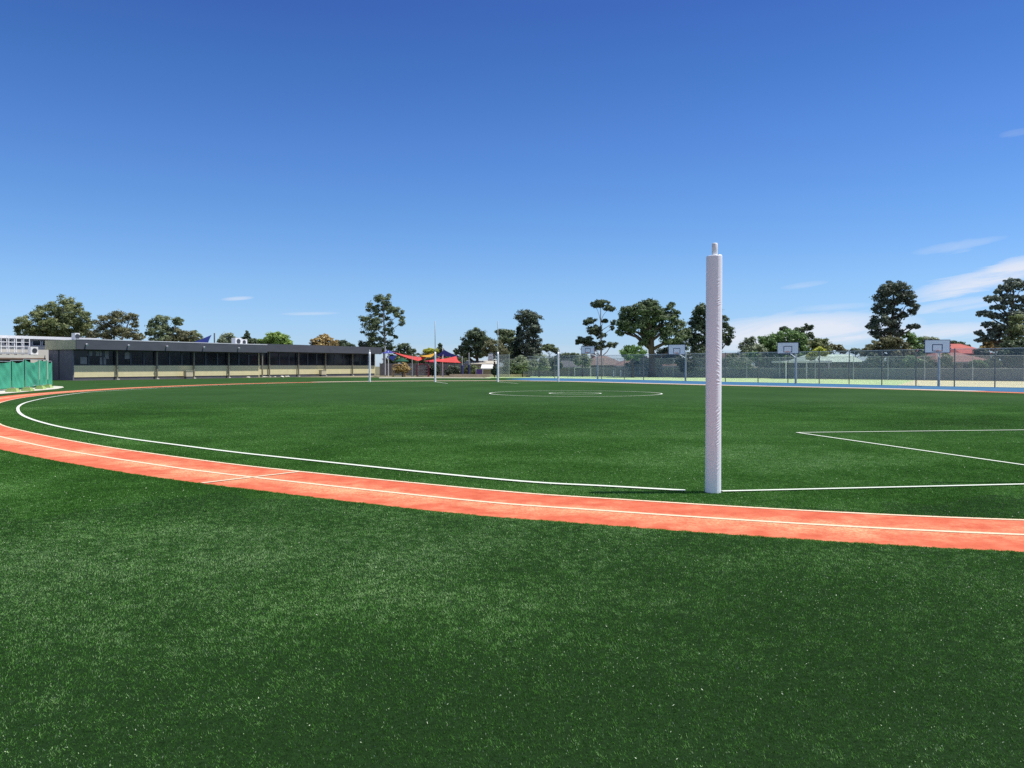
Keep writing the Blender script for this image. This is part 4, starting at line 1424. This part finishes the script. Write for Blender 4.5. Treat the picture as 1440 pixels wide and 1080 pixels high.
# ------------------------------------------------------------------ trees
PAL = {
    'gum': ((0.026, 0.040, 0.020), (0.074, 0.094, 0.046), (0.15, 0.168, 0.092)),
    'olive': ((0.030, 0.042, 0.018), (0.088, 0.106, 0.044), (0.175, 0.185, 0.088)),
    'brown': ((0.030, 0.033, 0.016), (0.084, 0.086, 0.042), (0.165, 0.155, 0.085)),
    'bigdark': ((0.016, 0.026, 0.013), (0.046, 0.064, 0.030), (0.105, 0.130, 0.062)),
    'dark': ((0.012, 0.020, 0.012), (0.036, 0.050, 0.026), (0.085, 0.105, 0.055)),
    'darkbrown': ((0.016, 0.020, 0.017), (0.040, 0.051, 0.036), (0.090, 0.108, 0.076)),
    'bluegrey': ((0.024, 0.032, 0.026), (0.064, 0.078, 0.060), (0.14, 0.16, 0.12)),
    'green': ((0.020, 0.042, 0.014), (0.070, 0.120, 0.038), (0.14, 0.21, 0.075)),
    'bright': ((0.040, 0.075, 0.014), (0.120, 0.185, 0.040), (0.24, 0.31, 0.085)),
    'grey': ((0.045, 0.058, 0.036), (0.115, 0.135, 0.085), (0.21, 0.235, 0.155)),
    'gold': ((0.075, 0.048, 0.018), (0.230, 0.165, 0.060), (0.45, 0.36, 0.17)),
    'yellow': ((0.14, 0.15, 0.02), (0.32, 0.34, 0.05), (0.50, 0.50, 0.10)),
    'deep': ((0.006, 0.011, 0.008), (0.016, 0.025, 0.015), (0.035, 0.05, 0.028)),
}
BOOST = {'deep': 2.6, 'gold': 1.8, 'yellow': 1.4, 'bright': 2.0, 'brown': 2.3, 'olive': 2.3, 'gum': 2.4, 'grey': 2.4, 'green': 2.2, 'dark': 2.9, 'bigdark': 2.6, 'darkbrown': 2.7, 'bluegrey': 2.9}
LEAF = {k: leafy('leaf_' + k, *[tuple(min(0.8, q * BOOST.get(k, 1.9)) for q in c) for c in v]) for k, v in PAL.items()}


def crown_arrays(blobs, Y, leaf, dens, clump, seed, flat=0.62, fill=0.55):
    """blobs: (px, py, rx, ry) seen from the camera; each is filled with leaf clumps in 3D"""
    g = np.random.default_rng(seed)
    C, N, VA, S = [], [], [], []
    k = Y / FPX
    for bi, (px, py, rx, ry) in enumerate(blobs):
        off = g.uniform(-0.5, 0.5) * rx * k * 0.9
        c0 = np.array(W(px, py, Y + off))
        R = np.array([rx * k, rx * k * 0.85, ry * k])
        R = R * 1.16
        cr = min(clump, 0.55 * min(R))
        nc = max(7, int(dens * (R[0] * R[2] + R[0] * R[1]) / (cr * cr) * 3.4))
        d = g.normal(0, 1, (nc, 3))
        d /= np.linalg.norm(d, axis=1)[:, None]
        rad = (fill + (1 - fill) * g.random(nc) ** 0.6)
        cc = c0 + d * R * rad[:, None] * (1 - 0.35 * cr / R.max())
        cs = cr * g.uniform(0.62, 1.2, nc)
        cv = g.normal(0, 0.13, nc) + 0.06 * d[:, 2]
        nl = int(105 * (cr / 0.9) ** 1.6 * (0.26 / leaf) ** 1.5)
        nl = int(np.clip(nl, 26, 260))
        e = g.normal(0, 1, (nc, nl, 3))
        e /= np.linalg.norm(e, axis=2)[:, :, None]
        rr = g.random((nc, nl)) ** 0.5 * np.where(g.random((nc, nl)) > 0.86, 1.45, 1.0)
        p = cc[:, None, :] + e * rr[:, :, None] * cs[:, None, None] * np.array([1, 1, flat])
        nn = e * 0.9 + np.array([0, 0, 0.35]) + d[:, None, :] * 0.35 + g.normal(0, 0.55, (nc, nl, 3))
        C.append(p.reshape(-1, 3))
        N.append(nn.reshape(-1, 3))
        VA.append((0.5 + cv[:, None] + g.normal(0, 0.16, (nc, nl))).ravel())
        S.append(np.full(nc * nl, leaf) * g.uniform(0.6, 1.35, nc * nl))
    C, N, VA, S = np.vstack(C), np.vstack(N), np.concatenate(VA), np.concatenate(S)
    keep = C[:, 2] > 0.05
    C, N, VA, S = C[keep], N[keep], VA[keep], S[keep]
    N /= np.linalg.norm(N, axis=1)[:, None]
    ref = g.normal(0, 1, C.shape)
    A = np.cross(N, ref)
    A /= np.linalg.norm(A, axis=1)[:, None]
    B = np.cross(N, A)
    A, B = A * (S * 0.72)[:, None], B * (S * 0.40)[:, None]
    V = np.stack([C - A, C + B, C + A, C - B], 1).reshape(-1, 3)
    return V, np.repeat(np.clip(VA, 0, 1), 4)


TREE_N = [0]


def tree(name, label, cat, pal, Y, base_px, blobs, trunk_r=0.25, bark='bark', leaf=0.23, dens=0.62, clump=0.78, flat=0.62, fill=0.5, limbs=True, group='trees around the school oval', lean=0.0):
    TREE_N[0] += 1
    seed = TREE_N[0] * 13 + 1
    g = np.random.default_rng(seed + 5)
    base = Vector((W(base_px, 515, Y).x, Y, 0))
    t = empty(name, base, label, cat, group)
    V, A = crown_arrays(blobs, Y, leaf, dens, clump, seed, flat, fill)
    V = V - np.array(base)
    np_mesh('crown', V, np.arange(len(V)).reshape(-1, 4), LEAF[pal], t, {'var': A})
    mb = MB()
    zs = [W(b[0], b[1], Y).z for b in blobs]
    zmin, zmax = min(zs), max(zs)
    top_i = int(np.argmax(zs))
    tp = W(blobs[top_i][0], blobs[top_i][1], Y) - base
    n = 9
    path = []
    for i in range(n):
        u = i / (n - 1)
        q = Vector((tp.x * u ** 1.5 + lean * math.sin(u * math.pi), 0, tp.z * u))
        q += Vector((g.normal(0, 0.05), g.normal(0, 0.05), 0)) * (0 if i == 0 else tp.z * 0.10)
        path.append(q)
    mb.tube(path, [trunk_r * (1.25 if i == 0 else 1.0) * (1 - 0.78 * i / (n - 1)) for i in range(n)], 9)
    if limbs:
        for b in blobs:
            c = W(b[0], b[1] + b[3] * 0.15, Y) - base
            if (c - tp).length < 0.5:
                continue
            zz = max(0.25 * tp.z, min(c.z - 0.35 * (abs(c.x) + 1.0), tp.z * 0.85))
            j = max(1, min(n - 2, int(zz / tp.z * (n - 1))))
            s0 = path[j]
            m1 = s0.lerp(c, 0.5) + Vector((g.normal(0, 0.2), g.normal(0, 0.3), 0.12 * (c - s0).length * g.uniform(-0.6, 1)))
            r0 = trunk_r * (1 - 0.78 * j / (n - 1)) * 0.62
            mb.tube([s0, m1, c], [r0, r0 * 0.65, r0 * 0.25], 7)
            for k in range(3):
                e = c + Vector((g.uniform(-1, 1) * b[2], g.uniform(-0.7, 0.7) * b[2], g.uniform(-0.2, 0.8) * b[3])) * (Y / FPX) * 0.75
                mb.tube([m1.lerp(c, 0.4 + 0.2 * k), e], [r0 * 0.4, r0 * 0.12], 5)
    mb.build('trunk', M[bark], t, True)
    return t


# left group, beyond the school buildings
tree('gum_tree', 'broad olive gum tree, largest of the trees behind the left buildings', 'tree', 'olive', 142, 88,
     [(89, 434, 21, 17), (70, 446, 21, 17), (108, 446, 18, 18), (52, 454, 18, 15), (30, 456, 10, 9), (88, 458, 26, 13), (120, 458, 14, 13), (38, 466, 16, 8), (62, 466, 22, 8), (104, 470, 22, 8)], 0.45, 'gum_bark', dens=0.5)
tree('gum_tree', 'brownish ragged gum tree right of the broad olive one', 'tree', 'brown', 138, 160,
     [(146, 451, 12, 12), (166, 452, 15, 13), (184, 446, 9, 6), (190, 456, 5, 6), (152, 466, 16, 11), (178, 468, 15, 8), (194, 474, 9, 6), (136, 472, 14, 8)], 0.32, 'gum_bark', dens=0.45)
tree('gum_tree', 'round headed grey green gum tree left of the blue sail', 'tree', 'gum', 134, 230,
     [(228, 453, 12, 9), (216, 457, 8, 8), (250, 452, 9, 6), (226, 466, 16, 7), (210, 468, 6, 4), (240, 464, 9, 8), (230, 478, 16, 6)], 0.28, 'gum_bark', dens=0.5)
tree('shrub_tree', 'olive brown bush beside the round headed gum tree', 'shrub', 'brown', 130, 262, [(254, 470, 11, 8), (266, 474, 9, 7), (248, 479, 12, 6)], 0.15)
tree('shrub_tree', 'small olive bush directly behind the blue sail', 'shrub', 'olive', 136, 274, [(273, 472, 7, 7), (268, 480, 10, 5), (280, 478, 6, 6)], 0.15)
tree('round_tree', 'grey green rounded tree right of the grey pole', 'tree', 'grey', 136, 320, [(321, 475, 11, 7), (314, 480, 8, 6), (330, 480, 7, 6)], 0.2)
tree('conifer_tree', 'small pointed dark conifer behind the roof air conditioners', 'tree', 'dark', 140, 347, [(347.5, 471, 3, 5), (347.5, 476, 6, 5), (347, 482, 9, 5), (357, 480, 7, 4)], 0.15)
tree('round_tree', 'bright green round crowned tree behind the middle of the school roof', 'tree', 'bright', 132, 388, [(380, 476, 11, 8), (394, 477, 11, 8), (387, 473, 10, 6), (404, 482, 8, 5), (388, 483, 16, 5), (368, 482, 7, 5)], 0.22)
tree('flowering_tree', 'golden tan flowering tree with banded crown above the school roof', 'tree', 'gold', 140, 456,
     [(455, 475, 9, 5), (448, 480, 10, 4), (463, 480, 11, 4), (455, 485, 16, 4), (441, 485, 6, 4), (470, 485, 6, 5)], 0.2, flat=0.4)
tree('round_tree', 'low dark green tree right of the golden tree', 'tree', 'dark', 142, 482, [(482, 484, 9, 5), (474, 483, 6, 4), (492, 488, 8, 4)], 0.2)
tree('gum_tree', 'tall pale trunked gum tree at the end of the school building', 'tree', 'gum', 152, 541,
     [(539, 420, 12, 9), (543, 430, 10, 6), (523, 433, 10, 7), (533, 440, 9, 6), (516, 449, 11, 7), (530, 452, 9, 8), (521, 464, 13, 9), (530, 478, 14, 10), (561, 441, 9, 8), (551, 437, 9, 6), (564, 453, 6, 6), (546, 452, 6, 8), (545, 466, 8, 8), (550, 484, 7, 8),
      (556, 474, 3, 3), (535, 489, 14, 6)], 0.30, 'gum_bark', dens=0.42, fill=0.35)
tree('round_tree', 'small dark bush at the foot of the tall gum tree', 'shrub', 'darkbrown', 154, 510, [(510, 484, 6, 5), (516, 488, 8, 5)], 0.15)
tree('round_tree', 'small round dark tree behind the long red sail', 'tree', 'dark', 145, 570, [(569, 488, 9, 5), (577, 494, 7, 4), (561, 495, 8, 4)], 0.2)
tree('shrub_tree', 'yellow green bush above the yellow sail', 'shrub', 'yellow', 142, 606, [(602, 493, 8, 3), (611, 494, 6, 3)], 0.12)
tree('conifer_tree', 'small dark pointed tree behind the navy sail', 'tree', 'dark', 144, 619, [(619, 487, 2.5, 4), (619, 491, 4.5, 4), (619, 497, 6, 4)], 0.15)
tree('dense_tree', 'wide dark domed tree left of the far right goal post', 'tree', 'dark', 140, 672,
     [(668, 469, 13, 7), (658, 478, 9, 8), (677, 475, 11, 10), (652, 488, 7, 6), (666, 486, 13, 9), (684, 485, 10, 12), (655, 497, 8, 5), (668, 497, 14, 6), (643, 494, 6, 4)], 0.35, dens=0.55)
tree('round_tree', 'brown domed bush beside the far right goal post', 'shrub', 'brown', 134, 696, [(694, 486, 13, 7), (688, 493, 10, 7), (702, 493, 11, 8)], 0.2, dens=0.6)
tree('gum_tree', 'grey green gum tree between the brown bush and the tall dark tree', 'tree', 'gum', 146, 712, [(706, 467, 9, 4), (716, 468, 9, 5), (712, 476, 12, 6), (712, 486, 12, 8), (716, 497, 14, 7), (710, 505, 14, 6)], 0.25)
tree('cypress_tree', 'narrow very dark cypress left of the tall dark tree', 'tree', 'deep', 138, 729, [(730, 466, 4, 8), (729, 478, 6, 9), (729, 490, 8, 10), (730, 502, 9, 8)], 0.25, dens=1.0, fill=0.3)
tree('dense_tree', 'tall dark two tiered tree right of the far right goal post', 'tree', 'darkbrown', 136, 745,
     [(741, 444, 13, 8), (735, 449, 10, 6), (753, 449, 10, 8), (746, 458, 14, 9), (756, 463, 6, 7), (741, 471, 11, 10), (752, 476, 9, 9), (749, 488, 11, 9), (757, 490, 6, 7), (738, 487, 8, 9), (748, 499, 14, 6)], 0.35, dens=0.6)
tree('umbrella_tree', 'small flat topped tree left of the distant short post', 'tree', 'gum', 140, 772, [(772, 488, 9, 3.5), (766, 491, 6, 3.5), (780, 492, 6, 4), (784, 498, 4, 5)], 0.15)
tree('gum_tree', 'tall open gum tree with separate leaf clusters behind the small hoop', 'tree', 'dark', 138, 845,
     [(845, 427, 13, 4.5), (856, 433, 8, 5), (838, 430, 7, 3), (830, 451, 9, 4.5), (824, 454, 4, 3), (850, 451, 5, 3), (862, 453, 3.5, 4), (861, 461, 3, 3), (838, 464, 12, 6), (843, 471, 8, 5), (824, 478, 12, 6), (814, 480, 5, 5), (834, 486, 11, 7), (846, 486, 6, 9), (860, 484, 8, 6), (825, 491, 8, 6)],
     0.22, 'gum_bark', dens=0.55, fill=0.3, clump=0.7)
tree('big_tree', 'largest spreading dark green tree with a thick trunk left of the foreground post', 'tree', 'bigdark', 116, 918,
     [(911, 428, 12, 8), (900, 436, 16, 8), (882, 440, 12, 9), (925, 436, 14, 10), (944, 438, 9, 11), (875, 455, 8, 10), (890, 452, 16, 12), (910, 450, 17, 14), (934, 454, 18, 13), (952, 460, 12, 12), (873, 466, 6, 6), (886, 464, 9, 6), (920, 468, 20, 10), (945, 475, 16, 11), (906, 480, 9, 6), (955, 486, 12, 8), (962, 470, 8, 10)],
     0.62, 'bark', dens=0.6)
tree('round_tree', 'bright green low round tree under the largest dark tree', 'tree', 'green', 112, 890, [(888, 490, 9, 5), (882, 496, 10, 6), (898, 494, 10, 6), (890, 500, 14, 6)], 0.2)
tree('dense_tree', 'tall dark green tree directly behind the foreground post', 'tree', 'dark', 120, 992,
     [(990, 434, 10, 8), (982, 441, 9, 7), (1000, 438, 12, 9), (978, 452, 9, 8), (994, 452, 16, 11), (1018, 452, 9, 8), (1024, 463, 7, 9), (980, 467, 14, 9), (1008, 468, 13, 10), (1024, 474, 7, 6), (982, 481, 15, 9), (1002, 484, 14, 9), (1023, 480, 4, 5), (986, 492, 14, 7)],
     0.35, 'bark', dens=0.6)
# right group
tree('round_tree', 'grey green round tree just right of the foreground post', 'tree', 'grey', 124, 1052, [(1056, 479, 7, 5), (1048, 487, 8, 7), (1058, 490, 12, 8), (1068, 494, 10, 8), (1056, 498, 14, 7), (1046, 496, 9, 7)], 0.2)
tree('willow_tree', 'wide light green bushy tree behind the second nearest hoop', 'tree', 'green', 126, 1095,
     [(1080, 477, 13, 8), (1095, 474, 10, 7), (1110, 472, 12, 9), (1124, 478, 10, 10), (1074, 488, 12, 9), (1092, 487, 14, 9), (1112, 488, 14, 10), (1126, 492, 10, 9), (1084, 499, 16, 7), (1110, 500, 16, 7), (1100, 480, 16, 9), (1086, 484, 16, 9), (1120, 484, 14, 9), (1066, 494, 12, 8), (1130, 500, 12, 7)], 0.3, dens=0.5)
tree('gum_tree', 'slender dark gum tree rising behind the light green bushes', 'tree', 'dark', 142, 1128, [(1103, 463, 7, 3.5), (1123, 465, 8, 5), (1136, 460, 7, 4.5), (1138, 472, 8, 5), (1130, 480, 8, 8)], 0.16, dens=0.6)
tree('round_tree', 'olive brown round tree left of the mint green roof', 'tree', 'olive', 128, 1150, [(1146, 482, 10, 7), (1156, 484, 10, 8), (1140, 492, 9, 7), (1160, 492, 8, 6)], 0.2)
tree('shrub_tree', 'vivid yellow green bush in front of the mint green roof', 'shrub', 'yellow', 101.5, 1150, [(1153, 492.5, 7, 3.5), (1147, 497, 8, 4), (1140, 502, 6, 4), (1158, 497, 6, 3)], 0.12, clump=0.6)
tree('round_tree', 'brown green tree behind the mint green roof', 'tree', 'brown', 136, 1178, [(1170, 489, 7, 5), (1180, 490, 7, 5), (1186, 494, 5, 4), (1163, 494, 6, 5)], 0.2)
tree('round_tree', 'low dark treetop at the right end of the mint roof', 'tree', 'dark', 150, 1203, [(1203, 494, 7, 4), (1214, 496, 6, 4)], 0.2)
tree('dense_tree', 'tall dark tree towering over the right of the fences', 'tree', 'darkbrown', 112, 1251,
     [(1258, 402, 14, 7), (1246, 408, 12, 9), (1270, 408, 12, 9), (1240, 420, 11, 9), (1258, 418, 14, 10), (1278, 422, 10, 10), (1284, 434, 7, 9), (1236, 434, 9, 8), (1254, 436, 10, 8), (1240, 448, 12, 10), (1228, 459, 9, 6), (1258, 452, 12, 9), (1270, 444, 6, 5), (1234, 470, 9, 8), (1254, 466, 14, 8), (1288, 459, 5, 4), (1279, 459, 4, 2.5)],
     0.35, 'bark', dens=0.62, fill=0.4)
tree('wide_shrub', 'wide brown green shrub under the tall dark tree', 'shrub', 'brown', 106, 1248, [(1250, 480, 16, 6), (1236, 487, 15, 8), (1262, 487, 15, 8), (1226, 496, 12, 8), (1248, 497, 20, 8), (1270, 497, 14, 8)], 0.25, dens=0.6)
tree('round_tree', 'green tree between the tall dark tree and the nearest hoop', 'tree', 'green', 114, 1284, [(1278, 473, 8, 6), (1288, 477, 8, 7), (1282, 486, 11, 8), (1292, 492, 10, 8), (1282, 499, 12, 7)], 0.22)
tree('round_tree', 'pale green treetop showing just over the nearest backboard', 'tree', 'grey', 140, 1310, [(1304, 478, 9, 4), (1314, 478, 7, 4), (1308, 486, 12, 6)], 0.2)
tree('round_tree', 'small dark tree between the nearest hoop and the red roof', 'tree', 'darkbrown', 118, 1330, [(1328, 484, 6, 5), (1327, 492, 7, 7), (1325, 501, 7, 6)], 0.2)
tree('round_tree', 'dark treetops behind the red tiled roof', 'tree', 'dark', 150, 1345, [(1336, 482, 8, 2.5), (1350, 484, 7, 3.5), (1359, 487, 5, 3)], 0.2)
tree('pine_tree', 'tall layered pine tree cut by the right picture edge', 'tree', 'bluegrey', 106, 1424,
     [(1424, 396, 11, 5), (1436, 402, 14, 6), (1412, 404, 8, 4), (1396, 420, 11, 5), (1420, 418, 12, 5), (1442, 420, 14, 6), (1408, 432, 8, 3.5), (1384, 441, 11, 4), (1402, 444, 12, 4), (1428, 440, 14, 6), (1446, 448, 14, 8), (1390, 456, 10, 4), (1410, 460, 13, 4), (1386, 476, 13, 4.5), (1402, 470, 13, 5), (1424, 468, 14, 7), (1436, 484, 16, 9), (1412, 484, 12, 6), (1404, 410, 6, 3), (1430, 430, 9, 4), (1414, 425, 7, 3), (1398, 432, 6, 2.5), (1418, 450, 9, 4), (1398, 464, 8, 3), (1378, 468, 7, 3), (1440, 436, 9, 5), (1420, 406, 9, 5)],
     0.35, 'bark', dens=0.36, flat=0.6, fill=0.25, clump=0.6)
tree('round_tree', 'olive tree in front of the layered pine at the right edge', 'tree', 'olive', 102, 1432, [(1430, 448, 9, 7), (1428, 460, 11, 9), (1440, 470, 12, 10), (1424, 476, 11, 8)], 0.22, dens=0.5)
tree('dense_tree', 'dark green dense tree at the right edge above the grey fence', 'tree', 'dark', 98, 1428, [(1420, 488, 13, 8), (1436, 488, 13, 9), (1410, 499, 13, 8), (1430, 502, 16, 9), (1446, 500, 12, 12), (1418, 511, 14, 6), (1440, 513, 14, 6)], 0.3, dens=0.65)
tree('flowering_tree', 'yellow flowering tree beside the red roofs', 'tree', 'gold', 112, 1396, [(1388, 481, 7, 3.5), (1398, 482, 8, 4), (1390, 489, 10, 4), (1402, 490, 7, 4)], 0.15, dens=0.5, clump=0.7)
tree('wide_shrub', 'dark purple brown shrub in front of the red roofs', 'shrub', 'darkbrown', 110, 1379, [(1377, 494, 7, 4), (1386, 496, 5, 4)], 0.12)
tree('palm_shrub', 'small drooping palm before the brown hip roofed house', 'shrub', 'green', 93, 1376, [(1376, 511, 9, 4), (1370, 514, 6, 4), (1383, 514, 6, 4)], 0.12, clump=0.6)

# shrubs seen through the fences
hedge = [(584, 504, 13, 7, 'dark', 150, 'dark bush seen under the long red sail'), (604, 503, 12, 8, 'darkbrown', 152, 'dark bush seen between the red and yellow sails'), (629, 505, 13, 7, 'dark', 151, 'dark bush seen under the navy sail'),
         (648, 504, 10, 8, 'gum', 153, 'grey green bush seen right of the navy sail'), (566, 503, 10, 7, 'olive', 150, 'olive bush seen above the dark green umbrella'),
         (735, 511, 14, 9, 'grey', 117, 'grey green shrub behind the mesh fence beside the far goal post'), (758, 509, 12, 10, 'grey', 118, 'taller grey green shrub behind the mesh fence'),
         (722, 517, 12, 10, 'dark', 121, 'dark shrub behind the mesh fence by the far right goal post'), (778, 510, 10, 8, 'dark', 122, 'dark shrub behind the mesh fence near the distant short post'),
         (800, 502, 16, 5, 'dark', 136, 'low dark hedge top left of the small hoop'), (819, 504, 11, 8, 'grey', 121, 'pale green shrub beneath the small distant hoop'),
         (1043, 508, 13, 8, 'grey', 108, 'grey green shrub right of the foreground post behind the mesh fence'), (1030, 503, 7, 9, 'olive', 112, 'olive upright shrub right of the foreground post'),
         (1060, 501, 8, 7, 'green', 111, 'green shrub beside the grey green one behind the mesh'), (975, 508, 20, 12, 'deep', 112, 'very dark hedge behind the hoop left of the foreground post'),
         (940, 499, 16, 10, 'deep', 126, 'very dark thicket under the largest tree'), (1000, 508, 22, 12, 'dark', 114, 'dark hedge directly behind the foreground post'),
         (1228, 507, 12, 9, 'dark', 100, 'dark shrub under the wide brown shrub'), (1255, 509, 12, 8, 'darkbrown', 100, 'dark brown shrub behind the fences below the tall tree'),
         (1280, 508, 12, 8, 'green', 97, 'green shrub left of the nearest hoop pole'), (1302, 508, 12, 10, 'dark', 97, 'dark green shrub under the nearest backboard'),
         (1331, 506, 7, 10, 'olive', 94, 'olive shrub right of the nearest hoop pole'), (1395, 510, 10, 6, 'dark', 94, 'dark shrub at the right end of the brown roofed house'),
         (1085, 508, 18, 7, 'deep', 112, 'dark shrub left of the white edged carport'), (905, 510, 20, 8, 'deep', 118, 'dark shrub at the foot of the largest tree'),
         (695.5, 520, 3.4, 5, 'deep', 116, 'small dark round topped bush beside the far right goal post'), (566, 517, 9, 6, 'gold', 119, 'dry tan tufted bush in the play area'),
         (640, 520, 12, 6, 'darkbrown', 127, 'dark brown bush behind the padded sail posts'), (608, 519, 9, 7, 'deep', 127, 'dark bush behind the far left goal post'),
         (664, 519, 10, 6, 'olive', 126, 'olive bush right of the padded sail posts'), (549, 505, 9, 8, 'deep', 158, 'dark bush at the end of the low school building')]
for px, py, rx, ry, pal, Y, lab in hedge:
    tree('shrub', lab, 'shrub', pal, Y, px, [(px, py, rx, ry), (px - rx * 0.5, py + ry * 0.5, rx * 0.7, ry * 0.8), (px + rx * 0.5, py + ry * 0.5, rx * 0.7, ry * 0.8)], 0.08, leaf=0.22, clump=0.7, group='shrubs seen through the fences')
